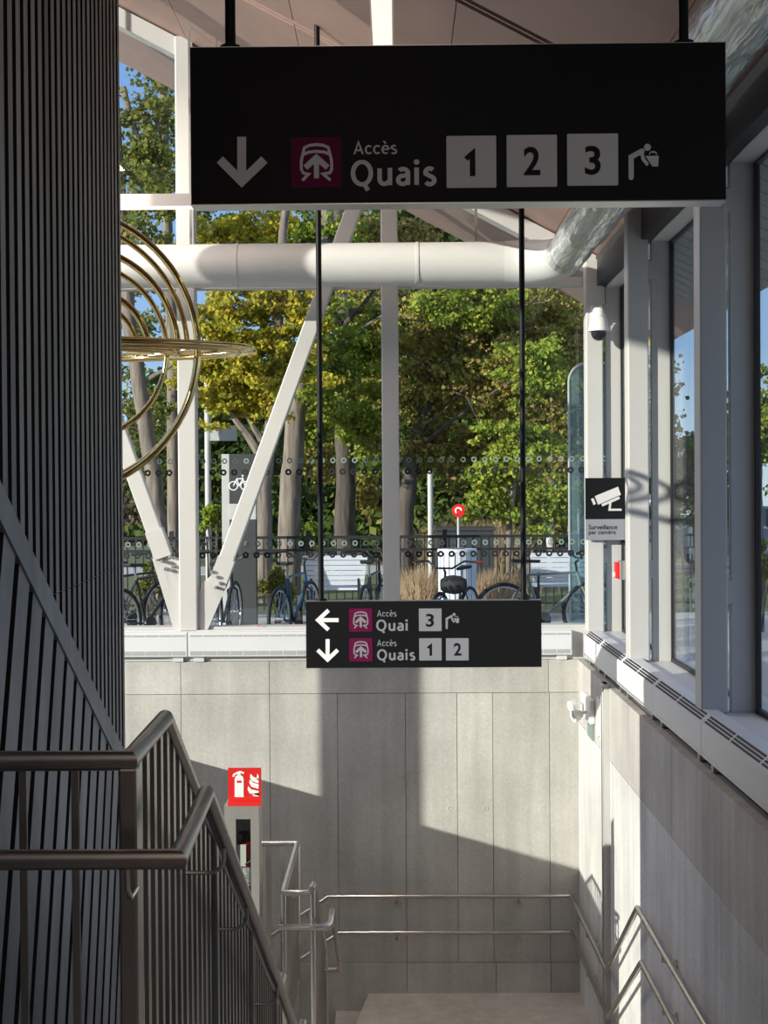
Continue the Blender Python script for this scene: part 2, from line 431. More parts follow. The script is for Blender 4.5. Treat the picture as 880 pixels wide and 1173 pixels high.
# ------------------------------------------------------------------ ceiling
mb = MB()
def rv(x, y, o): return (x, y, roofz(x) + o)
def rslab(x0, x1, y0, y1, o0, o1, mi=0):
    mb.hexa([rv(x0, y0, o0), rv(x1, y0, o0), rv(x1, y1, o0), rv(x0, y1, o0), rv(x0, y0, o1), rv(x1, y0, o1), rv(x1, y1, o1), rv(x0, y1, o1)], mi)
rslab(-5.6, 2.2, -6, 13.7, .03, .35, 1)
yc = [-6, -3, -.3, 2.2, 4.2, 6.5, 8.86, 11.22, 13.7]
xc = [-5.6, -4.4, -3.2, -2.0, -.8, .4, 1.55, 2.2]
for i in range(len(yc) - 1):
    for j in range(len(xc) - 1):
        rslab(xc[j] + .003, xc[j + 1] - .003, yc[i] + (.075 if i else 0), yc[i + 1] - .075, 0, .03)
for yv in yc[1:-1]: rslab(-5.6, 2.2, yv - .012, yv + .012, .0, .03)
struct('ceiling', mb, None, mats=['ceil', 'ceilgap'])
mb = MB(); rslab(-5.6, 3.1, 13.72, 16.2, 0, .3); struct('ceiling_outside_eave', mb, 'soffit_pink')
mb = MB(); rslab(2.22, 3.1, -6, 13.7, .02, .3)
yy = -6
while yy < 13.6: rslab(2.22, 3.1, yy + .01, yy + .24, 0, .02); yy += .25
struct('ceiling_side_eave', mb, 'soffit')

# ------------------------------------------------------------------ back window wall
YG = 13.78
XC = [bx(214), bx(448), bx(683)]
mb = MB(); mb.box(-5.1, 2.2, YB + .02, YB + .4, ZT, .40); struct('trim_1', mb, 'sillwhite', .004)         # sill box under the glazing
def column(name, x, w, z1, y0, y1, z0=.38):
    mb = MB(); mb.box(x - w / 2, x + w / 2, y0, y1, z0, z1); return struct(name, mb, 'white', .012)
column('column_back', XC[0], .175, roofz(XC[0]) + .02, YB + .02, YB + .2)
column('column_back.001', XC[1], .165, roofz(XC[1]) + .02, YB + .02, YB + .2)
column('column_back.002', -3.9, .175, roofz(-3.9) + .02, YB + .02, YB + .2)
# gusset plates and braces
def brace(name, a, b, gus, bolts):
    root_mb = MB(); root_mb.beam(a, b, .15, .13); o = struct(name, root_mb, 'white', .01)
    g = MB(); g.prism([(p.x, p.z) for p in gus], YB + .07, YB + .085); g.build('gusset_plate', 'white', o)
    t = (Vector(b) - Vector(a)).normalized(); c = Vector(a) + t * .12
    e = MB(); e.beam(Vector(a) - t * .02, Vector(a) + t * .26, .17, .15); e.build('end_sleeve', 'white', o)
    bl = MB()
    for px, py in bolts:
        p = at(px, py, YB + .02); bl.lathe([(.0, -.03), (.013, -.028), (.018, -.015), (.018, .06)], (p.x, YB + .02, p.z), 8, 'y')
    bl.build('bolts', 'alu', o); return o
YW = YB + .1
brace('brace_back', at(250, 668, YW), at(407, 238, YW) + Vector((.55, 0, 1.55)) * .35, [at(226, 720, YW), at(238, 722, YW), at(263, 664, YW), at(247, 655, YW), at(232, 668, YW), at(226, 690, YW)],
      [(249, 661), (247, 673), (243, 655), (252, 668)])
brace('brace_back.001', at(187, 636, YW), at(78, 330, YW), [at(200, 722, YW), at(206, 722, YW), at(206, 640, YW), at(192, 634, YW), at(175, 640, YW)],
      [(186, 643), (195, 638), (189, 652), (198, 649)])
# transoms, sloped head
mb = MB(); z1 = bz(323); mb.box(-5, 2.1, YB + .1, YB + .22, z1 - .045, z1 + .045); struct('trim_2', mb, 'white', .006)
mb = MB(); mb.hexa([(x, y, roofz(x) - o) for o in (.2, .02) for x, y in ((-5.0, YB + .05), (2.1, YB + .05), (2.1, YB + .25), (-5.0, YB + .25))]); struct('trim_3', mb, 'white')
mb = MB(); mb.box(-5, 2.1, YB + .1, YB + .3, .38, .425); struct('trim_4', mb, 'white')
# panes with sticker dots
def ringflat(mb, x, y, z, ro, ri, n=16):
    vs = []
    for r in (ro, ri):
        for j in range(n): a = 2 * math.pi * j / n; vs.append((x + r * math.cos(a), y, z + r * math.sin(a)))
    mb.add(vs, [(j, (j + 1) % n, n + (j + 1) % n, n + j) for j in range(n)])
def pane(i, x0, x1):
    mb = MB(); mb.prism([(x0, .42), (x1, .42), (x1, roofz(x1) - .1), (x0, roofz(x0) - .1)], YG, YG + .012)
    o = struct('window_%d' % i, mb, 'glass')
    d = MB(); e = MB(); sp = .107; x = math.ceil((x0 + .04) / sp) * sp
    while x < x1 - .03:
        for py in (540, 635): ringflat(d, x, YG - .004, bz(py + 0, YG), .032, .012)
        for py in (527, 622): ringflat(e, x + .012, YG - .003, bz(py, YG), .027, .014)  # paler rings set just above each dark row
        x += sp
    d.build('dot_stickers', 'ringdark', o); e.build('dot_rings_pale', 'ringmint', o)
pane(1, -4.0, XC[0]); pane(2, XC[0], XC[1]); pane(3, XC[1], 2.1)

# ------------------------------------------------------------------ right window wall
mb = MB(); mb.box(1.93, 2.4, 2, YB + .4, ZT, .37); struct('trim_5', mb, 'sillwhite', .004)
for i, yc_ in enumerate((13.42, 11.0, 8.4, 5.8)):
    mb = MB(); mb.box(1.82 + .0, 1.985, yc_, yc_ + .17, .37, roofz(1.9) - .1); struct('column_right' + ('.%03d' % i if i else ''), mb, 'white', .012)
    x0 = 2.02
    mb = MB(); mb.box(x0, x0 + .165, yc_ + .06, yc_ + .13, .37, 3.72)
    mb.box(x0 + .155, x0 + .172, yc_ + .03, yc_ + .06, .37, 3.72, mi=1)
    o = struct('trim_%d' % (10 + i), mb, None, mats=['white', 'iron'])
    b = MB()
    for zz in (3.46, 1.1):
        b.box(1.97, 2.03, yc_ + .045, yc_ + .07, zz - .07, zz + .07)
    b.build('bracket', 'white', o)
mb = MB(); mb.box(2.02, 2.2, 2, 13.6, 3.68, 3.84); struct('trim_6', mb, 'white', .006)
mb = MB(); mb.box(1.93, 2.02, 2, 13.5, 3.69, 3.98); struct('beam_right', mb, 'darkbeam')
for i in range(4):
    a = [11.1, 8.5, 5.9, 2.0][i]; b_ = [13.45, 11.03, 8.43, 5.83][i]
    mb = MB(); mb.box(2.165, 2.177, a, b_, .37, 3.7); o = struct('window_%d' % (4 + i), mb, 'glass')
    g = MB()
    for (ya, yb, za, zb) in ((a, b_, .37, .40), (a, b_, 3.66, 3.70), (a, a + .02, .37, 3.7), (b_ - .02, b_, .37, 3.7)): g.box(2.155, 2.187, ya, yb, za, zb)
    g.build('gasket', 'iron', o)

# ------------------------------------------------------------------ baseboard heaters
def heater_r(y0, y1, label):
    t = thing('baseboard_heater', (1.85, (y0 + y1) / 2, ZT), label, 'heater', None)
    def sect(y0, y1, pts): 
        m_ = MB(); n = len(pts); vs = [(a, y0, b) for a, b in pts] + [(a, y1, b) for a, b in pts]
        m_.add(vs, [tuple(range(n)), tuple(range(n, 2 * n))[::-1]] + [(i, i + n, (i + 1) % n + n, (i + 1) % n) for i in range(n)]); return m_
    sect(y0 + .004, y1 - .004, [(1.775, .155), (1.92, .155), (1.92, .40), (1.83, .40), (1.775, .35)]).build('casing', 'offwhite', t, .004)
    g = MB(); L = y1 - y0; nseg = max(1, int(L / .62)); 
    for k in range(nseg):
        ya = y0 + .05 + k * (L - .06) / nseg; yb = ya + (L - .06) / nseg - .04
        for r in range(3):
            u = .2 + .28 * r; xa = 1.775 + .055 * u; za = .35 + .05 * u; xb = xa + .009; zb = za + .0082
            nx, nz = -.67 * .002, .74 * .002
            g.hexa([(xa + nx, ya, za + nz), (xb + nx, ya, zb + nz), (xb + nx, yb, zb + nz), (xa + nx, yb, za + nz), (xa, ya, za - .004), (xb, ya, zb - .004), (xb, yb, zb - .004), (xa, yb, za - .004)])
    g.build('grille', 'darkbeam', t)
    b = MB(); b.box(1.772, 1.79, y0 + .004, y1 - .004, .168, .18); b.build('drip_edge', 'alu', t)
    for yy in (y0 + .18, y1 - .18):
        f = MB(); f.box(1.80, 1.9, yy - .03, yy + .03, ZT, .16); f.build('foot', 'alu', t)
hr = [(12.35, 13.3, 'short white wall heater nearest the back window corner on right ledge'), (11.15, 12.35, 'white wall heater on right ledge by the dome camera column'),
      (9.75, 11.15, 'sunlit white wall heater on right ledge beside the second column'), (8.2, 9.75, 'white wall heater half in shade on right ledge above conduit bend'),
      (5.6, 8.2, 'long shaded white wall heater on right ledge beside the thick grey column')]
for h in hr: heater_r(*h)
def heater_b(x0, x1, label):
    y0 = YB - .02
    t = thing('baseboard_heater', ((x0 + x1) / 2, YB - .0, ZT), label, 'heater')
    m_ = MB(); m_.box(x0 + .004, x1 - .004, YB - .06, YB + .018, .15, .385); m_.build('casing', 'offwhite', t, .006)
    L = x1 - x0; n = max(1, int(L / .125)); s_ = (L - .04) / n
    for (za, zb) in ((.165, .205), (.345, .36)):
        g = MB()
        for k in range(n):
            xa = x0 + .02 + k * s_; g.box(xa + .004, xa + s_ - .004, YB - .062, YB - .05, za, zb)
        g.build('grille', pbrgrey, t)
    for xx in (x0 + .1, x1 - .1):
        f = MB(); f.box(xx - .05, xx + .05, YB - .02, YB + .015, ZT, .152); f.build('foot', 'offwhite', t)
pbrgrey = pbr('heater_slot', (.36, .37, .37), .6)
heater_b(-3.9, -2.03, 'white wall heater under the back window left of the main post')
heater_b(-2.03, -.06, 'white wall heater under the back window behind the small sign')
heater_b(-.06, 1.68, 'white wall heater under the back window reaching the right corner')

# ------------------------------------------------------------------ ducts
DZ = 3.84; DX = 1.55
t = thing('air_duct', (-1, 13.0, DZ), 'white round air duct running along the back window, turning into a silver wrapped run', 'duct')
mb = MB(); mb.tube([(-5, 13.0, DZ), (1.02, 13.0, DZ)], .2, 32); mb.build('duct_run', 'duct', t)
mb = MB(); arc = [(1.02, 13.0, DZ)] + [(1.02 + .5 * math.sin(a), 12.5 + .5 * math.cos(a), DZ) for a in [i * math.pi / 16 for i in range(1, 9)]]
arc[-1] = (1.52, 12.5, DZ); mb.tube(arc, [.206] * 4 + [.2, .195, .19, .185, .18], 32); mb.build('elbow', 'duct', t)
mb = MB()
pts = []; y = 12.6
while y > -3: pts.append((1.52 + (.03 * min(1, (12.6 - y) / 3)), y, DZ + .01 * math.sin(y * 5))); y -= .12
mb.tube(pts, [.172 + .006 * math.sin(i * 1.7) + .004 * random.random() for i in range(len(pts))], 40); mb.build('wrapped_run', 'wrap', t)
for px in (273, 480):
    x = bx(px, 12.9); mb = MB(); mb.lathe([(.2, -.012), (.206, -.012), (.206, .012), (.2, .012)], (x, 13.0, DZ), 32, 'x'); mb.build('seam_band', 'duct', t)
for x in (-3.4, -1.9, .75):
    mb = MB(); mb.box(x - .012, x + .012, 12.99, 13.01, DZ + .19, roofz(x) + .01); mb.build('hanger', 'alu', t)
for y in (11.9, 9, 6): mb = MB(); mb.box(DX - .01, DX + .01, y - .012, y + .012, DZ + .15, roofz(DX) + .01); mb.build('hanger', 'alu', t)

FILL_A, FILL_B = 175, 66  # power of the two added fill lamps
# ------------------------------------------------------------------ linear lights
LZ = 4.30
t = thing('linear_light', (-.065, 9, LZ), 'long lit linear ceiling light running away from the viewer above the big sign', 'ceiling light')
mb = MB(); mb.box(-.13, 0, 4.5, 12.72, LZ + .012, LZ + .1); mb.build('housing', 'white', t)
mb = MB(); mb.box(-.12, -.01, 4.52, 12.70, LZ, LZ + .014); mb.build('diffuser', 'lamp', t)
for y in (5.5, 9.6): mb = MB(); mb.tube([(-.065, y, LZ + .09), (-.065, y, roofz(-.065) + .01)], .004, 6); mb.build('suspension_cable', 'alu', t)
t = thing('linear_light', (-2.4, 12.62, LZ), 'lit linear light spanning sideways in front of the back window above the duct', 'ceiling light')
mb = MB(); mb.box(-4.8, -.135, 12.56, 12.69, LZ + .012, LZ + .12); mb.build('housing', 'white', t)
mb = MB(); mb.box(-4.78, -.14, 12.57, 12.68, LZ, LZ + .014); mb.build('diffuser', 'lamp', t)
for x in (-4, -1.6): mb = MB(); mb.tube([(x, 12.62, LZ + .1), (x, 12.62, roofz(x) + .01)], .004, 6); mb.build('suspension_cable', 'alu', t)

def fill_lamp(x, y0, y1, z, label, power):  # out-of-view fixture added to brighten the stairwell and hall
    t = thing('linear_light', (x, (y0 + y1) / 2, z), label, 'ceiling light')
    mb = MB(); mb.box(x - .1, x + .1, y0, y1, z + .012, z + .1); mb.build('housing', 'white', t)
    mb = MB(); mb.box(x - .09, x + .09, y0 + .02, y1 - .02, z, z + .014); mb.build('diffuser', 'lamp', t)
    for y in (y0 + .5, y1 - .5): mb = MB(); mb.tube([(x, y, z + .09), (x, y, roofz(x) + .01)], .004, 6); mb.build('suspension_cable', 'alu', t)
    ld = bpy.data.lights.new('fill_glow', 'AREA'); ld.shape = 'RECTANGLE'; ld.size = .18; ld.size_y = y1 - y0 - .04; ld.energy = power; ld.color = (1, .87, .76)
    lo = bpy.data.objects.new('fill_glow', ld); COL.objects.link(lo); lo.parent = t; lo.location = (0, 0, -.006)
fill_lamp(-3.4, 10.4, 12.4, 5.7, 'added unseen fill lamp over the left hall behind the dark board wall', FILL_A)
fill_lamp(-.13, -4.5, 1.2, 4.3, 'added unseen fill lamp over the entrance behind the viewer', FILL_B)

# ------------------------------------------------------------------ signs
def text_mesh(txt, x0, x1, z0, z1, y, mat, parent, name='lettering', bold=.012, thick=.0015):
    cu = bpy.data.curves.new('t', 'FONT'); cu.body = txt; cu.offset = bold; cu.extrude = .0; cu.resolution_u = 6; cu.fill_mode = 'FRONT'
    to = bpy.data.objects.new('t', cu); COL.objects.link(to)
    dg = bpy.context.evaluated_depsgraph_get(); me = bpy.data.meshes.new_from_object(to.evaluated_get(dg))
    bpy.data.objects.remove(to)
    vs = np.array([v.co[:] for v in me.vertices]); fs = [list(p.vertices) for p in me.polygons]
    mn = vs.min(0); mx = vs.max(0)
    X = x0 + (vs[:, 0] - mn[0]) / (mx[0] - mn[0]) * (x1 - x0); Z = z0 + (vs[:, 1] - mn[1]) / (mx[1] - mn[1]) * (z1 - z0)
    m_ = MB(); m_.add([(a, y, b) for a, b in zip(X, Z)], fs); bpy.data.meshes.remove(me)
    return m_.build(name, mat, parent)

def arc(cx, cy, rx, ry, a0, a1, n=14):
    return [(cx + rx * math.cos(math.radians(a0 + (a1 - a0) * i / n)), cy + ry * math.sin(math.radians(a0 + (a1 - a0) * i / n))) for i in range(n + 1)]
GL = {   # stroke skeletons of the sign lettering: advance, list of polylines
    'A': (.66, [[(.0, 0), (.29, .94), (.58, 0)], [(.10, .30), (.48, .30)]]),
    'c': (.50, [arc(.27, .34, .22, .30, 45, 315)]),
    'e': (.55, [arc(.27, .34, .22, .30, 0, 305) , [(.06, .36), (.49, .36)]]),
    'è': (.55, [arc(.27, .34, .22, .30, 0, 305), [(.06, .36), (.49, .36)], [(.14, 1.0), (.30, .82)]]),
    's': (.46, [arc(.22, .485, .155, .155, 40, 200, 8) + arc(.22, .175, .165, .155, 70, -150, 10)]),
    'Q': (.88, [arc(.40, .48, .33, .44, 90, 450, 28), [(.46, .10), (.62, -.20)]]),
    'u': (.60, [[(.08, .66), (.08, .24)] + arc(.25, .24, .17, .19, 180, 300, 8) + [(.46, .18)], [(.46, .68), (.46, 0)]]),
    'a': (.56, [arc(.25, .47, .18, .16, 140, 0, 10) + [(.43, 0)], [(.43, .38)] + arc(.24, .20, .17, .16, 95, 300, 12) + [(.43, .14)]]),
    'i': (.27, [[(.10, .68), (.10, 0)]]),
    '1': (.5, [[(.02, .70), (.26, .93), (.26, 0)]]),
}
def glyphs(txt, x0, x1, z0, z1, y, mat, parent, name='lettering', w=.13):
    cur = 0; lines = []
    for ch in txt:
        adv, st = GL[ch]; lines += [[(px + cur, pz) for px, pz in l] for l in st]
        if ch == 'i': lines.append('dot%f' % (cur + .10))
        cur += adv + w * .55
    tmp = MB()
    for l in lines:
        if isinstance(l, str): tmp.disc((float(l[3:]), .90), w * .62, 0, .001)
        else: tmp.stroke(l, w, 0, .001)
    V = np.array(tmp.v); mn = V.min(0); mx = V.max(0)
    m_ = MB(); m_.add([(x0 + (v[0] - mn[0]) / (mx[0] - mn[0]) * (x1 - x0), y + v[1] * .5, z0 + (v[2] - mn[2]) / (mx[2] - mn[2]) * (z1 - z0)) for v in tmp.v], tmp.f)
    return m_.build(name, mat, parent)

def signtools(Y):
    def pt(px, py): p = at(px, py, Y); return (p.x, p.z)
    def rect(x0, y0, x1, y1):
        c = at((x0 + x1) / 2, (y0 + y1) / 2, Y); w = (x1 - x0) * Y / F / 2; h = (y1 - y0) * Y / F / 2
        return c.x - w, c.x + w, c.z - h, c.z + h
    return pt, rect

def rrect(x0, x1, z0, z1, r):
    out = []
    for cx, cz, a0 in ((x1 - r, z1 - r, 0), (x0 + r, z1 - r, 90), (x0 + r, z0 + r, 180), (x1 - r, z0 + r, 270)):
        for k in range(4): a = math.radians(a0 + 30 * k); out.append((cx + r * math.cos(a), cz + r * math.sin(a)))
    return out

def train(px0, py0, size, Y, parent, gm):
    pt, rect = signtools(Y); s = Y / F
    R = rect(px0, py0, px0 + size, py0 + size)
    m_ = MB(); m_.prism(rrect(*R, .004), Y - .003, Y); sq = m_.build('train_tile', 'magenta', parent)
    def u(x, y): return (R[0] + (x - 40) / 267 * (R[1] - R[0]), R[3] - (y - 36) / 267 * (R[3] - R[2]))
    g = MB(); ya, yb = Y - .0055, Y - .003; w = 15 / 267 * (R[1] - R[0])
    g.stroke([u(*p) for p in ((105, 228), (94, 205), (95, 160), (104, 122), (112, 92), (140, 80), (175, 76), (210, 80), (238, 92), (246, 122), (255, 160), (256, 205), (245, 228))], w, ya, yb)
    g.stroke([u(*p) for p in ((104, 128), (135, 116), (175, 112), (215, 116), (246, 128))], w, ya, yb)
    g.stroke([u(*p) for p in ((104, 226), (132, 232), (100, 265))], w, ya, yb)
    g.stroke([u(*p) for p in ((246, 226), (210, 232), (248, 265))], w, ya, yb)
    g.stroke([u(*p) for p in ((116, 198), (175, 145), (234, 198))], w * 2, ya, yb)
    g.stroke([u(*p) for p in ((175, 150), (175, 254))], w * 1.8, ya, yb)
    g.build('train_pictogram', gm, sq)

def tile(x0, y0, x1, y1, num, nb, Y, parent, gm):
    pt, rect = signtools(Y); m_ = MB(); m_.prism(rrect(*rect(x0, y0, x1, y1), .004), Y - .003, Y); o = m_.build('number_tile', gm, parent)
    if num == '1': glyphs('1', *rect(*nb), Y - .0035, 'black', o, 'numeral', w=.2)
    else: text_mesh(num, *rect(*nb), Y - .0045, 'black', o, 'numeral', bold=.022)

def fountain(px0, py0, k, Y, parent, gm):     # coordinates in crop units scaled by k px
    pt, rect = signtools(Y); s = Y / F
    def u(x, y): return pt(px0 + x * k, py0 + y * k)
    g = MB(); ya, yb = Y - .003, Y; c = k * s
    g.stroke([u(727, 190), u(727, 114), u(768, 92)], 19 * c, ya, yb, True)
    g.stroke([u(766, 92), u(772, 122), u(786, 140)], 13 * c, ya, yb, True)
    g.disc(u(788, 78), 13 * c, ya, yb)
    g.prism([u(780, 110), u(830, 110), u(828, 149), u(806, 149)], ya, yb)
    g.stroke([u(795, 104), u(800, 96), u(808, 94), u(812, 98)], 4 * c, ya, yb); g.stroke([u(808, 100), u(812, 94), u(820, 98), u(822, 106)], 4 * c, ya, yb)
    g.build('drinking_fountain_pictogram', gm, parent)

def arrow(pts, stem, w, Y, parent, mat):
    pt, rect = signtools(Y); g = MB(); ya, yb = Y - .003, Y; s = Y / F
    g.stroke([pt(*p) for p in pts], w * s, ya, yb); g.stroke([pt(*p) for p in stem], w * s, ya, yb)
    g.build('arrow', mat, parent)

def sign_body(px0, py0, px1, py1, Y, th, label, rods, rr):
    pt, rect = signtools(Y); x0, x1, z0, z1 = rect(px0, py0, px1, py1)
    t = thing('hanging_sign', ((x0 + x1) / 2, Y + th / 2, z0), label, 'sign')
    m_ = MB(); m_.box(x0, x1, Y, Y + th, z0, z1); m_.build('panel', 'black', t, .002)
    f = MB(); f.box(x0 - .003, x1 + .003, Y + .008, Y + th - .008, z0 - .004, z0 + .002); f.box(x0 - .003, x1 + .003, Y + .008, Y + th - .008, z1 - .002, z1 + .004)
    f.build('edge_trim', 'alu', t)
    for px in rods:
        x = at(px, py0, Y + th / 2).x; r = MB(); r.tube([(x, Y + th / 2, z1), (x, Y + th / 2, roofz(x) + .02)], rr, 12); r.lathe([(rr, .0), (rr * 2, .0), (rr * 2, .02), (rr, .02)], (x, Y + th / 2, z1), 12)
        r.build('hanger_rod', 'rod', t)
    return t
YS = 4.75
big = sign_body(219, 52, 830, 230, YS, .115, 'large black hanging platform sign with one row of pictograms and tiles 1 2 3', (264, 783), .018)
arrow([(252, 183), (277, 208), (303, 183)], [(277, 157), (277, 206)], 10, YS, big, 'signgrey')
train(333.6, 157.5, 57.5, YS, big, 'signgrey')
pt, rect = signtools(YS)
glyphs('Accès', *rect(405, 160.5, 455, 177), YS - .0015, 'signgrey', big, w=.125)
glyphs('Quais', *rect(402, 183, 500, 219), YS - .0015, 'signgrey', big, w=.168)
tile(511.7, 156, 568.4, 215, '1', (531.6, 169.5, 544.6, 202), YS, big, 'signgrey')
tile(580.7, 155, 638, 214, '2', (600, 168.6, 619, 201), YS, big, 'signgrey')
tile(650, 153.6, 708, 212.5, '3', (670, 167.5, 688, 200.5), YS, big, 'signgrey')
fountain(500, 145, 1 / 3.26, YS, big, 'signgrey')
YS2 = 10.9
small = sign_body(350.5, 688.5, 620.5, 764.5, YS2, .115, 'smaller black hanging platform sign with two rows of pictograms, lower down over the stairs', (368, 600), .022)
arrow([(376.5, 699), (364.5, 710.3), (376.5, 721.5)], [(366, 710.3), (388, 710.3)], 4.6, YS2, small, 'arrowwhite')
arrow([(364, 744.5), (375.4, 755.5), (387, 744.5)], [(375.4, 732), (375.4, 754)], 4.6, YS2, small, 'arrowwhite')
train(400, 697, 26.5, YS2, small, 'signgrey2'); train(400.3, 731, 26.5, YS2, small, 'signgrey2')
pt, rect = signtools(YS2)
glyphs('Accès', *rect(432, 698.2, 454.5, 706.5), YS2 - .002, 'signgrey2', small, w=.125)
glyphs('Quai', *rect(431, 709.5, 467.5, 725.5), YS2 - .002, 'signgrey2', small, w=.168)
glyphs('Accès', *rect(432, 732, 454.5, 740.3), YS2 - .002, 'signgrey2', small, w=.125)
glyphs('Quais', *rect(432, 743.5, 476, 759), YS2 - .002, 'signgrey2', small, w=.168)
tile(480, 697, 506, 723, '3', (488, 703, 497, 718), YS2, small, 'signgrey2')
tile(480.3, 731, 506, 756.5, '1', (489, 736.5, 495, 751), YS2, small, 'signgrey2')
tile(511, 731, 537, 756.5, '2', (520, 736.5, 528.5, 751), YS2, small, 'signgrey2')
fountain(510.5 - 717 * .1385, 702 - 65 * .1385, .1385, YS2, small, 'signgrey2')

# surveillance sign on the corner column
YC = 13.36
pt, rect = signtools(YC); x0, x1, z0, z1 = rect(671, 547.5, 720, 618.5); zb = rect(671, 594.7, 720, 600)[3]
t = thing('surveillance_sign', ((x0 + x1) / 2, YC, z0), 'small black and grey surveillance camera notice fixed to the corner column', 'sign')
mb = MB(); mb.box(x0, x1, YC, YC + .02, zb, z1); mb.box(x0 + .02, x0 + .2, YC + .02, 13.425, zb + .05, z1 - .05); mb.build('panel', 'black', t)
mb = MB(); mb.box(x0, x1, YC, YC + .02, z0, zb); mb.build('caption_strip', 'signgrey2', t)
def u(x, y): return pt(640 + x / 3.667, 540 + y / 3.667)
g = MB(); ya, yb = YC - .004, YC
g.prism([u(152, 104), u(250, 64), u(262, 98), u(166, 140)], ya, yb); g.prism([u(136, 116), u(147, 112), u(157, 137), u(147, 141)], ya, yb)
g.stroke([u(182, 142), u(256, 110)], .025, ya, yb); g.stroke([u(218, 128), u(214, 161), u(265, 161)], .02, ya, yb)
g.build('camera_pictogram', 'signgrey', t)
text_mesh('Surveillance', *rect(674.6, 601, 707, 606.5), YC - .002, 'black', t, bold=.008)
text_mesh('par caméra', *rect(674.6, 607.3, 705.5, 613.3), YC - .002, 'black', t, bold=.008)

# dome camera
c = at(686, 372, 13.28); s = 13.28 / F
t = thing('dome_camera', (c.x, 13.28, c.z), 'white dome security camera with smoked glass on the corner column', 'camera')
def cz(py): return at(686, py, 13.28).z
mb = MB(); mb.lathe([(0, cz(352)), (5.5 * s, cz(353)), (7 * s, cz(356)), (7.5 * s, cz(361.5)), (9 * s, cz(362)), (9, 0) if 0 else (8.2 * s, cz(364)), (9.5 * s, cz(365)), (10.5 * s, cz(370)), (12 * s, cz(378)), (12 * s, cz(379.5)), (0, cz(379.5))], (c.x, 13.28, 0), 28); mb.build('housing', 'plastic', t)
mb = MB(); mb.lathe([(9.2 * s, cz(379))] + [(9.2 * s * math.cos(a), cz(380) - 10.5 * s * math.sin(a)) for a in [i * math.pi / 16 for i in range(9)]], (c.x, 13.28, 0), 24); mb.build('dome', 'dome', t)
mb = MB(); mb.box(c.x - .03, c.x + .03, 13.27, 13.43, cz(360), cz(354)); mb.box(c.x - .06, c.x + .05, 13.405, 13.43, cz(366), cz(348)); mb.build('mounting_arm', 'plastic', t)

# fire alarm on the second column
c = at(712, 652, 11.3)
t = thing('fire_alarm', (c.x, 11.3, c.z), 'small red fire alarm box with grey backplate behind the second column', 'fire alarm')
mb = MB(); mb.box(1.77, 1.825, 11.12, 11.2, c.z - .075, c.z + .075); mb.box(1.80, 1.86, 11.165, 11.19, c.z - .06, c.z + .06); mb.build('backplate', 'alu', t, .004)
mb = MB(); mb.box(1.735, 1.775, 11.125, 11.195, c.z - .065, c.z + .065); mb.build('body', 'red', t, .008)
mb = MB(); mb.box(1.725, 1.737, 11.14, 11.18, c.z - .05, c.z - .015); mb.build('handle', 'plastic', t)

# emergency light unit on the right wall
t = thing('emergency_light', (XR, 12.75, bz(830, 12.75)), 'white twin head emergency light unit on right concrete wall near the corner', 'emergency light')
def rwz(py, Y): return at(660, py, Y).z
zt, zb_ = bz(800, 12.7), bz(822, 12.7)
mb = MB(); mb.box(XR - .05, XR, 12.35, 12.95, zb_ - .02, zt + .02); mb.build('case', 'plastic', t, .01)
for (yy, zz) in ((12.75, bz(806, 12.75)), (12.55, bz(817, 12.55))):
    mb = MB(); a = Vector((XR - .05, yy, zz)); d = Vector((-.9, -.35, -.25)).normalized()
    mb.tube([a, a + d * .04, a + d * .05, a + d * .09, a + d * .14], [.015, .015, .03, .05, .055], 14); o = mb.build('lamp_head', 'plastic', t)
    mb = MB(); mb.tube([a + d * .135, a + d * .143], .03, 14); mb.build('lens', 'pole', o)
mb = MB(); mb.box(XR - .02, XR, 12.38, 12.72, bz(848, 12.5), zb_ - .02); mb.build('indicator_panel', 'ringmint', t)
t = thing('junction_plate', (XR, 12.0, bz(825, 12)), 'beige blank cover plate on right wall beside the emergency light', 'wall plate')
mb = MB(); mb.box(XR - .012, XR, 11.82, 12.18, bz(850, 12), bz(803, 12)); mb.build('plate', 'beige', t, .004)
mb = MB(); mb.lathe([(.0, -.016), (.008, -.015), (.008, 0)], (XR - .01, 12.0, bz(846, 12)), 10, 'x'); mb.build('screw', 'alu', t)
# conduit channel
t = thing('cable_channel', (XR, 11.6, L3), 'vertical grey steel cable channel running down the sunlit right wall from the heater', 'conduit')
mb = MB()
zc = bz(787, 11.6)
for ya in (11.52, 11.70): mb.box(XR - .045, XR, ya - .008, ya + .008, L3, zc)
mb.box(XR - .02, XR, 11.52, 11.70, L3, zc); mb.box(XR - .05, XR, 11.51, 11.71, zc, zc + .02); mb.box(XR - .045, XR - .002, 11.53, 11.69, zc + .02, .1)
mb.build('channel', 'white', t, .003)
mb = MB(); mb.tube([(XR - .032, 11.61, L3), (XR - .032, 11.61, zc)], .022, 10); mb.build('conduit', 'alu', t)

# ------------------------------------------------------------------ railings
def guard_run(root, pts, zbase, posts, bal_sp, mat, railr=.024, balw=.035, balt=.010, skip=.03):
    mb = MB(); mb.tube(pts, railr, 16); mb.build('top_rail', mat, root)

def interp(pts, d, axis):
    for a, b in zip(pts[:-1], pts[1:]):
        lo, hi = sorted((a[axis], b[axis]))
        if lo - 1e-6 <= d <= hi + 1e-6 and hi - lo > 1e-6:
            t_ = (d - a[axis]) / (b[axis] - a[axis]); return [a[i] + (b[i] - a[i]) * t_ for i in range(3)]
    return None

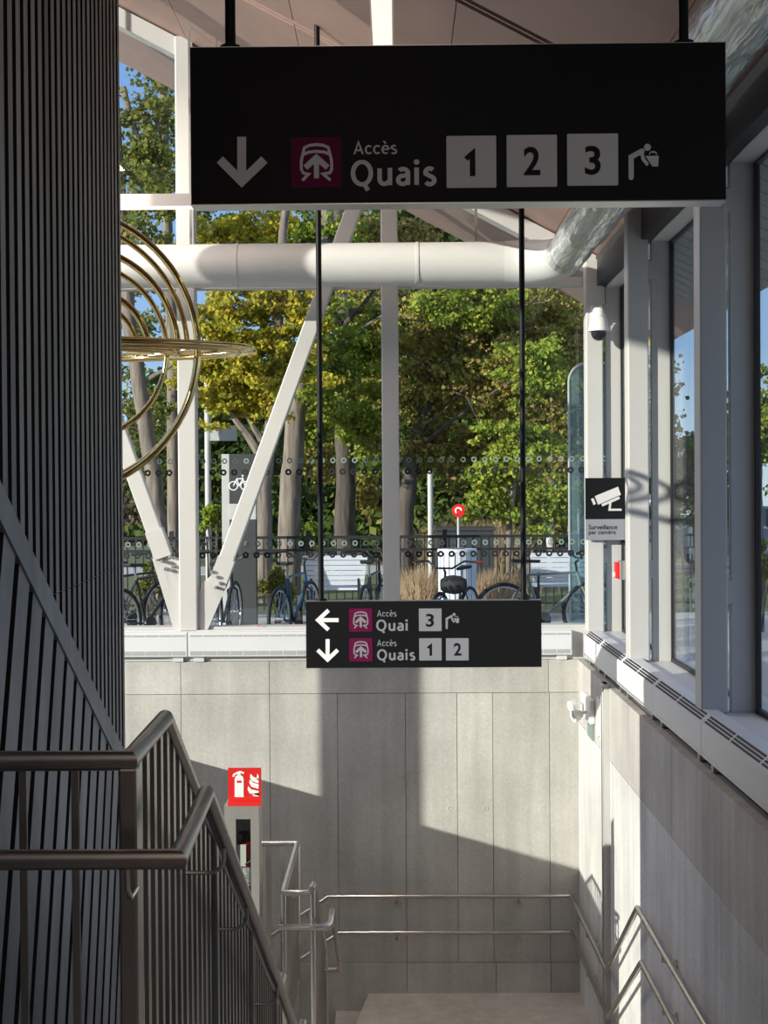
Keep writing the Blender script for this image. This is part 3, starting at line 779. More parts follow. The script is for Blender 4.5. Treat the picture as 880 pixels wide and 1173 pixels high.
SLP = .59
def floor1(y): return 0 if y < 3.95 else max(L2, -(y - 3.95) * SLP)
GX0, GX1 = -.650, -.668
t = thing('stair_railing', (-.65, 3.35, 0), 'brushed steel stair railing with close vertical bars and handrail at lower left', 'railing')
yend = 3.98 + (-L2) / SLP
gpts = [(-1.19, 3.35, 1.065), (GX0, 3.35, 1.065), (GX1, 3.98, 1.065), (GX1, yend, 1.065 + L2), (GX1, 7.9, 1.065 + L2)]
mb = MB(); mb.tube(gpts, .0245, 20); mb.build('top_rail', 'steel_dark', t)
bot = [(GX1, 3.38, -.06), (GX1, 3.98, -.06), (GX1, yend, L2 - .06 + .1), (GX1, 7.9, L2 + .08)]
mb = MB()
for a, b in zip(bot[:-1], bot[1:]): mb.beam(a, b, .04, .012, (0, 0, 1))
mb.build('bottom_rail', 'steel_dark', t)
for yp in (3.35, 4.95, 6.15, 7.3):
    zt_ = interp(gpts[1:], yp, 1)[2] if yp > 3.36 else 1.05
    mb = MB(); mb.box(GX0 - .022 - .018 * (yp > 3.4), GX0 + .022 - .018 * (yp > 3.4), yp - .025, yp + .025, min(-.25, zt_ - 1.3) if yp < 4 else zt_ - 1.25, zt_); mb.build('post', 'steel_dark', t, .006)
yb = 3.46
while yb < 7.85:
    p = interp(gpts[1:], yb, 1)
    if min(abs(yb - q) for q in (3.35, 4.95, 6.15, 7.3)) > .045:
        zl = -.06 if yb < 3.98 else max(L2 + .08, -.06 - (yb - 3.98) * SLP * .97)
        mb = MB(); mb.box(GX1 - .006, GX1 + .006, yb - .019, yb + .019, zl - .02, p[2] - .01); mb.build('baluster', 'steel_dark', t)
    yb += .108
x = -.78
while x > -1.19:
    mb = MB(); mb.box(x - .009, x + .009, 3.344, 3.356, -.1, 1.05); mb.build('baluster', 'steel_dark', t); x -= .126
HX0, HX1 = -.513, -.545
hz = .86
hend = 3.93 + (-L2) / SLP
hpts = [(-1.19, 3.22, hz), (HX0, 3.22, hz), (HX1, 3.93, hz), (HX1, hend, hz + L2), (HX1, 7.75, hz + L2)]
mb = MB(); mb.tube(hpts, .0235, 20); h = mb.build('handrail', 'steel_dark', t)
for yb in (3.9 if 0 else 4.32, 4.95, 6.15, 7.3):
    p = interp(hpts[1:], yb, 1); 
    mb = MB(); mb.tube([(GX1, yb, p[2] - .10), (HX1 - .04, yb, p[2] - .10), (HX1 - .01, yb, p[2] - .085), (HX1, yb, p[2] - .06), (HX1, yb, p[2] - .01)], .007, 8); mb.build('bracket', 'steel', h)
for xb in (-.632,):
    mb = MB(); mb.tube([(xb, 3.34, hz - .1), (xb, 3.26, hz - .1), (xb, 3.225, hz - .07), (xb, 3.22, hz - .01)], .007, 8); mb.build('bracket', 'steel', h)

# landing railing further down
t = thing('landing_railing', (-.8, 9.56, L2), 'polished steel railing around the lower landing beside the fire extinguisher stand', 'railing')
zr = L2 + 1.07; ax = -.80
def tb(name, pts, r=.021, par=None, m='steel'):
    mb = MB(); mb.tube(pts, r, 14); return mb.build(name, m, par or t)
tb('top_rail', [(-3.2, 10.93, zr), (ax, 10.93, zr), (ax, 9.56, zr), (-.6, 9.56, zr)])
z2 = zr - (11.15 - 9.7) * .64
tb('sloping_rail', [(-.6, 9.5, zr + .04), (-.6, 9.7, zr + .02), (-.6, 11.2, z2)])
for (x, y, zb, zt_) in ((ax, 10.93, L2, zr), (ax, 9.56, L2, zr), (-.6, 9.56, L2, zr + .05), (-.6, 11.2, L3, z2), (-2.0, 10.93, L2, zr), (-3.2, 10.93, L2, zr)):
    tb('post', [(x, y, zb), (x, y, zt_)], .021)
yb = 9.64
while yb < 10.88:
    mb = MB(); mb.box(ax - .005, ax + .005, yb - .019, yb + .019, L2 - .02, zr - .01); mb.build('baluster', 'steel', t); yb += .105
yb = 9.68
while yb < 11.15:
    zt_ = zr + .02 - max(0, (yb - 9.7)) * .64
    mb = MB(); mb.box(-.606, -.594, yb - .019, yb + .019, max(L3, zt_ - 1.1), zt_ - .01); mb.build('baluster', 'steel', t); yb += .105
x = -.92
while x > -3.1:
    mb = MB(); mb.box(x - .019, x + .019, 10.925, 10.935, L2, zr - .01); mb.build('baluster', 'steel', t); x -= .11
hz2 = L2 + .86
cpath = [(ax - .03, 9.47, hz2)] + [(-.58, 9.47, hz2)] + [(-.58 + .1 * math.sin(a), 9.57 - .1 * math.cos(a), hz2) for a in (math.pi / 8, math.pi / 4, 3 * math.pi / 8, math.pi / 2)] + [(-.48, 9.85, hz2), (-.48, 11.25, hz2 - .90), (-.6, 11.25, hz2 - .90)]
h = tb('handrail', cpath, .02)
tb('bracket', [(-.6, 9.95, hz2 - .17), (-.51, 9.95, hz2 - .17), (-.48, 9.95, hz2 - .14), (-.48, 9.95, hz2 - .07)], .007, h)
tb('bracket', [(ax, 9.56, hz2 - .10), (ax + .0, 9.48, hz2 - .10), (ax, 9.47, hz2 - .02)], .007, h)
tb('bracket', [(-.6, 10.95, hz2 - .80), (-.51, 10.95, hz2 - .80), (-.48, 10.95, hz2 - .77), (-.48, 10.95, hz2 - .70)], .007, h)

# wall handrails on the back and right walls
RX = 1.65; RY = 13.41
def wall_rail(zb_, zl2, y2, y1, xl, label, dzz):
    z3 = zb_
    t = thing('wall_handrail', (.5, RY, z3), label, 'handrail')
    pts = [(xl - 1.6, RY, z3 - 1.6 * .68), (xl, RY, z3), (RX, RY, z3), (RX, y2, z3 + .04), (RX, y1, zl2), (RX, 4.5, zl2)]
    pts[3] = (RX, y2, z3 + dzz)
    mb = MB(); mb.tube(pts, .02, 14); mb.build('rail', 'steel', t)
    for x in (-.02, 1.15):
        mb = MB(); mb.tube([(x, RY, z3 - .015), (x, RY, z3 - .07), (x, YB, z3 - .09)], .008, 8); mb.lathe([(.0, -.012), (.03, -.008), (.03, 0)], (x, YB, z3 - .09), 14, 'y'); mb.build('bracket', 'steel', t)
    mb = MB(); x = xl - .2; mb.tube([(x, RY, z3 - .15), (x, RY, z3 - .2), (x, YB, z3 - .22)], .008, 8); mb.build('bracket', 'steel', t)
    for (y, z_) in ((12.3, z3 + .02), (8.75, zl2), (7.2, zl2), (5.6, zl2)):
        mb = MB(); mb.tube([(RX, y, z_ - .015), (RX, y, z_ - .06), (XR, y, z_ - .08)], .008, 8); mb.lathe([(.0, -.012), (.03, -.008), (.03, 0)], (XR, y, z_ - .08), 14, 'x'); mb.build('bracket', 'steel', t)
wall_rail(-2.17, -1.18, 11.15, 9.68, -.69, 'upper steel handrail running round the back and right concrete walls', .05)
wall_rail(-2.52, -1.51, 11.05, 9.53, -.59, 'lower steel handrail running round the back and right concrete walls', .06)

# ------------------------------------------------------------------ fire extinguisher stand
YE = 9.5
pt, rect = signtools(YE); x0, x1, _, zt = rect(257, 923, 297, 1040)
D = .22
t = thing('extinguisher_cabinet', ((x0 + x1) / 2, YE + D / 2, L2), 'tall stainless fire extinguisher stand with red sign on the lower landing', 'fire cabinet')
wx0, wx1, wz0, wz1 = rect(270.5, 938, 287.5, 1032)
mb = MB(); ty = YE + .012
for a in ((x0, wx0, L2, zt), (wx1, x1, L2, zt), (wx0, wx1, wz1, zt), (wx0, wx1, L2, wz0)): mb.box(a[0], a[1], YE, ty, a[2], a[3])
mb.box(x0, x0 + .01, ty, YE + D, L2, zt); mb.box(x1 - .01, x1, ty, YE + D, L2, zt); mb.box(x0 + .01, x1 - .01, YE + D - .01, YE + D, L2, zt)
mb.box(x0 + .01, x1 - .01, ty, YE + D - .01, zt - .01, zt); mb.box(x0 + .01, x1 - .01, ty, YE + D - .01, wz0 - .03, wz0 - .02)
mb.build('cabinet', 'steelsheet', t)
mb = MB(); mb.box(wx0, wx1, YE + .004, YE + .007, wz0, wz1); mb.build('window_pane', 'glass', t)
sx0, sx1, sz0, sz1 = rect(261.5, 880.5, 299, 918)
mb = MB(); n = 9
prof = [(YE + .03, sz1), (YE + .03, sz0 + .03), (YE + .022, sz0 + .01), (YE + .006, sz0 - .008), (YE - .002, zt + .0)]
vs = [(x, y, z) for (y, z) in prof for x in (sx0 - .005, sx1)] + [(x, y + .008, z) for (y, z) in prof for x in (sx0 - .005, sx1)]
k = len(prof)
fs = []
for i in range(k - 1):
    a = 2 * i; fs += [(a, a + 1, a + 3, a + 2), (a + 2 * k, a + 2 + 2 * k, a + 3 + 2 * k, a + 1 + 2 * k), (a, a + 2, a + 2 + 2 * k, a + 2 * k), (a + 1, a + 1 + 2 * k, a + 3 + 2 * k, a + 3)]
fs += [(0, 2 * k, 2 * k + 1, 1), (2 * k - 2, 2 * k - 1, 4 * k - 1, 4 * k - 2)]
mb.add(vs, fs); sg = mb.build('sign_plate', 'red', t)
def u(x, y): return pt(250 + x / 6.52, 870 + y / 6.52)
g = MB(); ya, yb = YE + .027, YE + .03
g.prism([u(120, 287), u(187, 287), u(187, 150), u(180, 132), u(165, 124), u(140, 124), u(127, 132), u(120, 150)], ya, yb)
g.stroke([u(107, 135), u(115, 118), u(135, 108), u(160, 108)], .012, ya, yb); g.stroke([u(135, 108), u(160, 98), u(190, 108)], .012, ya, yb); g.prism([u(140, 108), u(165, 108), u(165, 126), u(140, 126)], ya, yb)
for dx, dy, h in ((0, 0, 1), (-5, 42, .9), (-18, 92, .85), (0, 120, .6)):
    g.prism([u(300 + 0 * dx, 150 + dy), u(262 + dx, 165 + dy - 28), u(238 + dx, 112 + dy), u(235 + dx, 140 + dy), u(250 + dx, 168 + dy), u(298, 172 + dy + 12)] if dy < 110 else [u(298, 282), u(262, 280), u(240, 258), u(262, 262), u(298, 255)], ya, yb)
g.prism([u(300, 165), u(283, 150), u(290, 110), u(300, 128)], ya, yb)
g.build('extinguisher_pictogram', 'arrowwhite', sg)
g = MB(); g.prism([u(136, 163), u(171, 163), u(171, 181), u(136, 181)], ya - .001, ya + .001); g.build('pictogram_label', 'red', sg)
ex = at(283, 1000, YE + .11)
t2 = thing('fire_extinguisher', (ex.x, YE + .085, wz0 - .02), 'dark red fire extinguisher with paper tag inside the stainless stand', 'fire extinguisher')
zb_ = wz0 - .02
mb = MB(); mb.lathe([(.0, zb_), (.055, zb_), (.06, zb_ + .02), (.06, zb_ + .36), (.05, zb_ + .4), (.02, zb_ + .42), (.0, zb_ + .42)], (ex.x, YE + .085, 0), 20); mb.build('cylinder', 'cylred', t2)
mb = MB(); mb.lathe([(.0613, zb_ + .11), (.0613, zb_ + .24)], (ex.x, YE + .085, 0), 20); mb.build('printed_label', 'printed', t2)
mb = MB(); mb.box(ex.x - .025, ex.x + .025, YE + .06, YE + .11, zb_ + .41, zb_ + .46); mb.box(ex.x - .05, ex.x + .02, YE + .07, YE + .10, zb_ + .46, zb_ + .475); mb.build('valve_handle', 'iron', t2)
mb = MB(); mb.tube([(ex.x + .02, YE + .1, zb_ + .43), (ex.x + .065, YE + .05, zb_ + .4), (ex.x + .06, YE + .025, zb_ + .3), (ex.x + .0, YE + .02, zb_ + .26)], .009, 8); mb.build('hose', 'iron', t2)
mb = MB(); mb.box(ex.x - .06, ex.x + .005, YE + .018, YE + .02, zb_ + .25, zb_ + .4); mb.build('inspection_tag', 'paper', t2)

# ------------------------------------------------------------------ brass ring sculpture
YR = 9.2; sR = YR / F
cR = at(64, 402, YR)
t = thing('ring_sculpture', tuple(cR), 'polished brass sculpture of nested vertical and flat rings beside the dark board wall', 'sculpture')
def ring(cx, R, a0, a1, r=.022, yoff=0, tilt=0):
    c = at(cx, 402, YR); pts = []; n = 72
    for i in range(n + 1 if a1 - a0 < 359 else n):
        a = math.radians(a0 + (a1 - a0) * i / n); pts.append((c.x + R * sR * math.cos(a), YR + yoff + tilt * math.sin(a), c.z + R * sR * math.sin(a)))
    mb = MB(); mb.tube(pts, r, 12, closed=a1 - a0 > 359); mb.build('ring', 'brass', t)
ring(64, 163, 0, 360); ring(64, 150, 0, 180, yoff=.04, r=.018); ring(85, 119, 0, 180); ring(89, 101, 0, 360, yoff=.04, r=.018); ring(100, 70, 0, 180); ring(100, 56, 0, 180, yoff=.04, r=.018)
ring(66, 157, 180, 360, yoff=.08, r=.018)
def flat(R, ry, z, r=.02, cx=64):
    c = at(cx, 402, YR); pts = [(c.x + R * sR * math.cos(a), YR + ry * math.sin(a), c.z + z) for a in [2 * math.pi * i / 72 for i in range(72)]]
    mb = MB(); mb.tube(pts, r, 10, closed=True); mb.build('flat_ring', 'brass', t)
flat(226, .60, 0, .022); flat(210, .50, -.012, .018); flat(175, .55, .02); flat(140, .40, -.02); flat(110, .5, .01)
mb = MB(); mb.tube([(cR.x, YR, cR.z), (-1.78, 7.7, cR.z)], .03, 12); mb.build('support_bar', 'brass', t)
mb = MB(); mb.lathe([(0, -.05), (.05, 0), (0, .05)], tuple(cR), 16); mb.build('hub', 'brass', t)

# wrapper on the ledge
c = at(297, 716, YB + .08)
mb = MB()
for k in range(9):
    a = rng.normal(0, .018, (3, 3)); a[:, 2] = abs(a[:, 2]) * 1.4; mb.add([(c.x + v[0], YB + .075 + v[1] * .5, .426 + v[2]) for v in a], [(0, 1, 2)])
tag(mb.build('wrapper', 'pink'), 'tiny crumpled pink wrapper on the back window ledge', 'litter')

# ------------------------------------------------------------------ outdoors
mb = MB(); mb.box(-60, 60, YB + .4, 19.9, -.3, 0); mb.box(2.4, 60, -20, YB + .4, -.3, 0); mb.box(-60, -5.25, -20, YB + .4, -1.6, -1.3); struct('ground', mb, 'pave')
mb = MB(); mb.box(-80, 80, 19.9, 110, -.3, 0.0); struct('ground_lawn', mb, 'lawn')
mb = MB(); mb.box(-80, 80, 30, 33.5, -.02, .012); struct('ground_road', mb, 'pave')

def leaves(name, mat, parent, centers, radii, count, size, flatten=1.0, droop=0, dens=4.6, sz=.48):
    count = int(count * dens); size = size * sz
    n = len(centers); c = np.array(centers); r = np.array(radii)
    w = np.prod(r, 1) ** (2 / 3); w /= w.sum(); idx = rng.choice(n, count, p=w)
    d = rng.normal(size=(count, 3)); d /= np.linalg.norm(d, axis=1)[:, None]
    rad = rng.random(count) ** .5 * (1 + .5 * rng.random(count) ** 4)
    p = c[idx] + d * rad[:, None] * r[idx]
    a = rng.normal(size=(count, 3)); a /= np.linalg.norm(a, axis=1)[:, None]
    b = np.cross(a, rng.normal(size=(count, 3))); b /= np.linalg.norm(b, axis=1)[:, None]
    s = size * (.6 + .8 * rng.random(count))[:, None]
    nrm = np.cross(a, b)
    V = np.empty((count, 5, 3))
    V[:, 0] = p - a * s * .5; V[:, 1] = p + b * s * .42 + a * s * .05 + nrm * s * .12; V[:, 2] = p + a * s * .6; V[:, 3] = p - b * s * .42 + a * s * .05 + nrm * s * .12; V[:, 4] = p
    me = bpy.data.meshes.new(name); me.vertices.add(count * 4)
    Vq = V[:, :4].reshape(-1, 3); me.vertices.foreach_set('co', Vq.ravel())
    me.loops.add(count * 4); me.loops.foreach_set('vertex_index', np.arange(count * 4, dtype=np.int32))
    me.polygons.add(count); me.polygons.foreach_set('loop_start', np.arange(0, count * 4, 4, dtype=np.int32)); me.polygons.foreach_set('loop_total', np.full(count, 4, dtype=np.int32))
    me.materials.append(M[mat]); me.update(calc_edges=True); me.validate()
    o = bpy.data.objects.new(name, me); COL.objects.link(o); o.parent = parent; o.location = -wloc(parent)
    return o

def limb(mb, pts, r0, r1, n=9):
    k = len(pts); P = [Vector(p) for p in pts]; out = []
    for i in range(k - 1):
        for j in range(4): out.append(P[i].lerp(P[i + 1], j / 4) + Vector((random.uniform(-1, 1), random.uniform(-1, 1), 0)) * r0 * .12)
    out.append(P[-1]); m = len(out)
    mb.tube(out, [r0 + (r1 - r0) * i / (m - 1) for i in range(m)], n)

def tree(label, trunk, Y, r0, r1, branches, crown, mat, nleaf, size, bark='bark', cat='tree', group=None, name='tree'):
    """trunk and branches as (px, py) lists, crown as list of (px, py, rx, ry px, depth offset)."""
    s = Y / F
    base = at(*trunk[0], Y); base.z = 0
    t = thing(name, tuple(base), label, cat, group)
    mb = MB(); pts = [base] + [at(*p, Y) for p in trunk[1:]]
    limb(mb, pts, r0, r1, 14); mb.build('trunk', bark, t)
    if branches:
        for br in branches:
            mb = MB(); limb(mb, [at(p[0], p[1], Y + (p[2] if len(p) > 2 else 0)) for p in br[1]], br[0], br[0] * .25, 7); mb.build('branch', bark, t)
    cs = []; rs = []
    for (px, py, rx, ry, dy) in crown:
        c = at(px, py, Y + dy); u_ = min(1.0, 24 / Y) if Y < 34 else .55; k = max(10, int(rx * ry / 34))
        for _ in range(k):
            a = rng.normal(0, .5, 3); q = (5 + 9 * rng.random()) * s * (1 if Y < 34 else 1.5)
            cs.append((c.x + a[0] * rx * s, c.y + a[1] * min(rx, ry) * s * .5, max(.5, c.z + a[2] * ry * s))); rs.append((q * 1.3, q * 1.3, q * .7))
    leaves('foliage', mat, t, cs, rs, nleaf, size)
    return t

tree('tall tree with grey leaning trunk and sparse olive leaves, behind the brass rings', [(186, 700), (182, 600), (170, 500), (150, 380), (140, 280), (132, 130)], 23, .16, .09,
     [(.05, [(160, 440), (195, 420), (225, 395)]), (.06, [(140, 100), (165, 180), (195, 235)]), (.04, [(145, 200), (175, 160), (195, 110)])],
     [(160, 190, 45, 60, 0), (150, 300, 40, 40, 1), (175, 120, 40, 40, 0), (180, 250, 40, 40, -1), (160, 470, 30, 50, 2)], 'leaf_sparse', 1250, .17)
tree('straight slim tree trunk just left of the white window post, sparse crown', [(199, 700), (199, 500), (195, 330), (189, 200), (186, 70)], 26, .13, .08, [(.05, [(190, 250), (165, 200), (150, 140)])],
     [(180, 180, 40, 60, 0), (240, 260, 40, 30, 1), (170, 380, 25, 30, 2)], 'leaf_sparse', 850, .17)
tree('forked maple with yellow leaves between the post and the diagonal brace', [(303, 700), (302, 560), (308, 500), (318, 420), (320, 330), (330, 200)], 22, .14, .06,
     [(.09, [(302, 530), (285, 500), (262, 470), (240, 440)]), (.06, [(300, 505), (282, 475), (272, 455)]), (.05, [(312, 450), (345, 410), (370, 370)]), (.07, [(225, 385), (240, 345), (262, 305)])],
     [(285, 350, 60, 45, 0), (255, 400, 50, 40, -.5), (300, 430, 55, 50, 0), (340, 350, 40, 40, 0), (270, 460, 40, 30, 0), (260, 300, 50, 35, 1), (280, 270, 60, 25, 1)], 'leaf_yellow', 6300, .14)
tree('stout ridged trunk leaning right behind the diagonal brace, green yellow crown', [(332, 700), (332, 560), (337, 500), (345, 440), (358, 370), (372, 270), (378, 180)], 24, .2, .13,
     [(.07, [(350, 420), (400, 385), (440, 360)]), (.06, [(362, 350), (395, 320), (430, 300)])],
     [(390, 300, 45, 45, 0), (375, 420, 40, 50, -.6), (410, 480, 35, 50, 0), (350, 480, 25, 40, .8), (330, 270, 60, 25, 0), (420, 390, 40, 40, .5)], 'leaf_green', 4300, .15)
tree('thick dark trunk between the two sign rods with spreading dark branches', [(396, 700), (396, 580), (395, 500), (398, 400), (394, 330), (388, 200)], 26, .21, .13,
     [(.10, [(396, 410, -.6), (425, 370, -1.4), (440, 350, -1.6), (470, 335, -1.6)]), (.07, [(396, 380, -.6), (375, 345, -1.2), (350, 320, -1.2)]), (.06, [(396, 385, -.8), (425, 395, -1.6), (450, 405, -1.6)]), (.05, [(396, 370, -.8), (420, 345, -1.5), (436, 318, -1.5)])],
     [(400, 350, 60, 50, 1.6), (430, 450, 40, 60, 1.2), (370, 530, 30, 40, 1.6), (440, 270, 60, 25, 0), (420, 565, 22, 25, .6), (425, 400, 25, 25, -.6)], 'leaf_mix', 4200, .15, 'bark_dark')
tree('broad maple filling the right back pane, green leaves turning brown', [(464, 700), (464, 600), (472, 520), (500, 440), (540, 380), (560, 320)], 24, .17, .09,
     [(.045, [(472, 520), (520, 480, -.5), (580, 440, -.8), (640, 420, -.8)]), (.035, [(535, 385), (500, 368, -.7), (455, 366, -1.0)]), (.035, [(500, 440), (480, 412, -.6), (455, 402, -.9)]), (.02, [(500, 440), (535, 455, -.9), (552, 490, -1.0)]), (.025, [(480, 505), (500, 480, -.6), (535, 440, -1)]), (.02, [(580, 470, -.4), (606, 460, -.8), (618, 425, -1)]), (.03, [(545, 372), (585, 352, -.6), (630, 345, -.9)])],
     [(500, 360, 55, 45, 0), (570, 370, 55, 50, .3), (640, 380, 40, 50, .5), (500, 440, 50, 45, 0), (560, 440, 60, 45, -.4), (620, 470, 50, 55, 0), (500, 510, 45, 40, 0), (560, 520, 55, 40, .5), (640, 530, 40, 40, 0), (540, 400, 90, 80, 1.5)], 'leaf_mix', 9000, .155, 'bark_dark')
tree('slender young tree right of the bin with fresh green leaves', [(580, 700), (584, 600), (592, 530), (600, 460)], 21.5, .055, .03,
     [(.03, [(588, 560), (610, 520), (630, 490)]), (.03, [(588, 570), (565, 545), (545, 530)])],
     [(600, 520, 45, 45, 0), (630, 570, 35, 35, 0), (560, 560, 35, 30, 0), (540, 350, 60, 30, 2), (620, 430, 40, 40, 0), (500, 340, 40, 20, 1)], 'leaf_green', 3400, .14)
tree('pale birch trunk beyond the fence near the right corner', [(632, 680), (630, 600), (632, 520), (634, 450)], 28, .09, .05, None, [(630, 470, 45, 45, 0), (650, 400, 30, 60, 0)], 'leaf_mix', 1800, .17, 'bark_birch')
# distant dark trees
for i, (px, py, rx, ry, m_, lab) in enumerate([
    (250, 500, 75, 90, 'leaf_dark', 'dark distant tree between the post and the forked maple'), (345, 520, 80, 100, 'leaf_dark', 'dark distant tree behind the stout leaning trunk'),
    (430, 500, 70, 110, 'leaf_dark', 'dark distant tree behind the centre window post'), (520, 490, 80, 130, 'leaf_dark', 'dark distant tree behind the broad maple'),
    (620, 480, 80, 140, 'leaf_dark', 'dark distant tree behind the pale birch'), (165, 560, 40, 60, 'leaf_brown', 'brownish bare bushy tree at the far left window edge'),
    (560, 400, 110, 80, 'leaf_mix', 'distant autumn crown filling the top of the right back pane'), (640, 420, 60, 90, 'leaf_green', 'distant green crown beside the corner column'), (700, 520, 60, 120, 'leaf_dark', 'dark distant tree seen through the far right side pane'), (440, 300, 80, 60, 'leaf_dark', 'tall dark distant crown showing through the upper panes')]):
    tree(lab, [(px, 640), (px, 560), (px, py)], 36 + (i % 3) * 7, .2, .1, None, [(px, py, rx, ry, 0), (px, py + 50, rx * .9, ry * .6, -1), (px, py - 20, rx, ry, 1), (px, 565, rx, 40, 0), (px, 605, rx * 1.1, 18, -1)], m_, 4200, .40, 'bark_dark')
# trees to the right outside
for (px, py, Y, rx, ry, lab) in [(868, 480, 26, 40, 40, 'leafy tree outside the nearest side window'), (800, 540, 30, 60, 40, 'low tree outside the side windows behind the thick column'), (960, 520, 20, 60, 50, 'round tree outside beyond the side windows on the right')]:
    tree(lab, [(px, 660), (px, 560), (px, py)], Y, .12, .06, None, [(px, py, rx, ry, 0), (px, py + 30, rx, ry * .6, 0)], 'leaf_green' if px > 850 else 'leaf_dark', 2200, .18)

def shrub(label, px, py, rx, ry, Y, mat, n, size, name='shrub'):
    b = at(px, py, Y); s = Y / F; t = thing(name, (b.x, Y, 0), label, 'shrub')
    mb = MB()
    for k in range(7): mb.tube([(b.x + random.uniform(-.05, .05), Y, 0), (b.x + random.uniform(-.6, .6) * rx * s, Y + random.uniform(-.1, .1), b.z + random.uniform(-.3, .5) * ry * s)], [.014, .006], 6)
    mb.build('stems', 'bark_dark', t)
    cs = []; rs = []
    for k in range(14):
        a = rng.normal(0, .42, 3); cs.append((b.x + a[0] * rx * s, Y + a[1] * rx * s * .6, max(.12, b.z + a[2] * ry * s))); q = .34 * min(rx, ry) * s; rs.append((q, q, q))
    leaves('foliage', mat, t, cs, rs, n, size)
shrub('bright green sapling shrub just right of the white window post', 244, 590, 16, 30, 19.2, 'leaf_bright', 500, .09)
shrub('olive shrub beside the dark totem in front of the fence', 318, 668, 24, 34, 18.6, 'leaf_sparse', 1300, .07)
shrub('green shrub at the left window edge behind the bicycles', 175, 665, 20, 26, 18.6, 'leaf_sparse', 900, .07)
shrub('small round bright bush beyond the fence between two trunks', 357, 608, 10, 12, 24, 'leaf_bright', 300, .11)
shrub('low green hedge bush outside the nearest side window', 872, 645, 22, 34, 17, 'leaf_sparse', 900, .08)

def grass(label, px, Y, w, h, n):
    b = at(px, 650, Y); t = MB()
    for k in range(n):
        x = b.x + rng.normal(0, .45) * w; y = Y + rng.normal(0, .12); hh = h * rng.uniform(.55, 1.05); lx = rng.normal(0, .22) * h; ly = rng.normal(0, .1) * h; wd = .007
        t.add([(x - wd, y, 0), (x + wd, y, 0), (x + lx * .4 + wd * .8, y + ly * .4, hh * .6), (x + lx * .4 - wd * .8, y + ly * .4, hh * .6), (x + lx, y + ly, hh)], [(0, 1, 2, 3), (3, 2, 4)])
    o = t.build('ornamental_grass', 'drygrass'); tag(o, label, 'grass', None, 'stuff')
    o.location = (0, 0, 0)
grass('tan dry grass clump left of the white bin', 480, 18.6, .2, .75, 700)
grass('tan dry grass clump between the white bin and the young tree', 562, 18.8, .26, .7, 700)
grass('tall straw coloured grass beyond the fence above the bin', 540, 24, .9, 1.3, 1600)

# fence
t = thing('iron_fence', (-1, 20, 0), 'black iron picket fence running across behind the benches', 'fence')
YF = 20.0; x = -5.2
while x < 4.6:
    mb = MB(); zt = 1.12
    mb.box(x, x + 1.96, YF - .015, YF + .015, zt - .04, zt); mb.box(x, x + 1.96, YF - .015, YF + .015, zt - .22, zt - .185); mb.box(x, x + 1.96, YF - .015, YF + .015, .12, .155)
    q = x + .06
    while q < x + 1.95: mb.box(q - .009, q + .009, YF - .009, YF + .009, .05, zt - .01); q += .115
    mb.build('fence_panel', 'iron', t)
    mb = MB(); mb.box(x - .03, x + .03, YF - .03, YF + .03, 0, 1.2); mb.build('post', 'iron', t); x += 1.96

# low dark planter wall
mb = MB(); x0 = at(500, 620, 21.5).x; x1 = at(566, 620, 21.5).x; mb.box(x0, x1, 21.5, 22.1, 0, at(500, 608, 21.5).z); mb.box(x0 - .03, x1 + .03, 21.47, 22.13, at(500, 608, 21.5).z, at(500, 608, 21.5).z + .05)
tag(mb.build('planter_wall', 'totem'), 'long low charcoal planter wall behind the white bin', 'planter')

# benches
def bench(px0, px1, Y, label):
    x0 = at(px0, 650, Y).x; x1 = at(px1, 650, Y).x; w = x1 - x0
    t = thing('park_bench', ((x0 + x1) / 2, Y, 0), label, 'bench')
    mb = MB()
    for k in range(6):
        z0 = .50 + k * .068; ins = .05 * (1 - k / 5); mb.hexa([(x0 + ins, Y + .02 - k * .018, z0), (x1 - ins, Y + .02 - k * .018, z0), (x1 - ins, Y + .045 - k * .018, z0), (x0 + ins, Y + .045 - k * .018, z0),
                 (x0 + ins * .8, Y + .005 - k * .018, z0 + .06), (x1 - ins * .8, Y + .005 - k * .018, z0 + .06), (x1 - ins * .8, Y + .03 - k * .018, z0 + .06), (x0 + ins * .8, Y + .03 - k * .018, z0 + .06)])
    mb.build('backrest', 'benchwhite', t)
    mb = MB()
    for k in range(5): mb.box(x0 + .04, x1 - .04, Y + .08 + k * .085, Y + .15 + k * .085, .43, .46)
    mb.build('seat', 'benchwhite', t)
    for x in (x0 + .12, x1 - .12):
        mb = MB(); mb.beam((x, Y + .45, 0), (x, Y + .45, .43), .05, .05); mb.beam((x, Y + .1, 0), (x, Y - .02, .9), .05, .03, (1, 0, 0)); mb.beam((x, Y + .05, .41), (x, Y + .5, .41), .05, .03, (1, 0, 0)); mb.build('leg', 'iron', t)
bench(346, 421, 18.6, 'white slatted park bench seen from behind, between the sign rods')
bench(607, 690, 19.0, 'white slatted park bench behind the bicycles at the right corner')

# slatted bin
Yb = 18.0; c = at(524, 660, Yb); t = thing('litter_bin', (c.x, Yb, 0), 'round white slatted litter bin in front of the fence', 'litter bin')
mb = MB(); mb.lathe([(0, .05), (.2, .05), (.2, .98), (0, .98)], (c.x, Yb, 0), 20); mb.build('liner', 'totem', t)
mb = MB()
for k in range(20):
    a = 2 * math.pi * k / 20; p = Vector((c.x + .235 * math.cos(a), Yb + .235 * math.sin(a), 0)); mb.beam(p + Vector((0, 0, .03)), p + Vector((0, 0, .99)), .062, .02, (math.cos(a), math.sin(a), 0))
mb.build('slats', 'benchwhite', t)
mb = MB(); mb.lathe([(.12, 1.0), (.25, 1.0), (.255, .99), (.255, .96), (.2, .96)], (c.x, Yb, 0), 24); mb.build('rim', 'benchwhite', t)

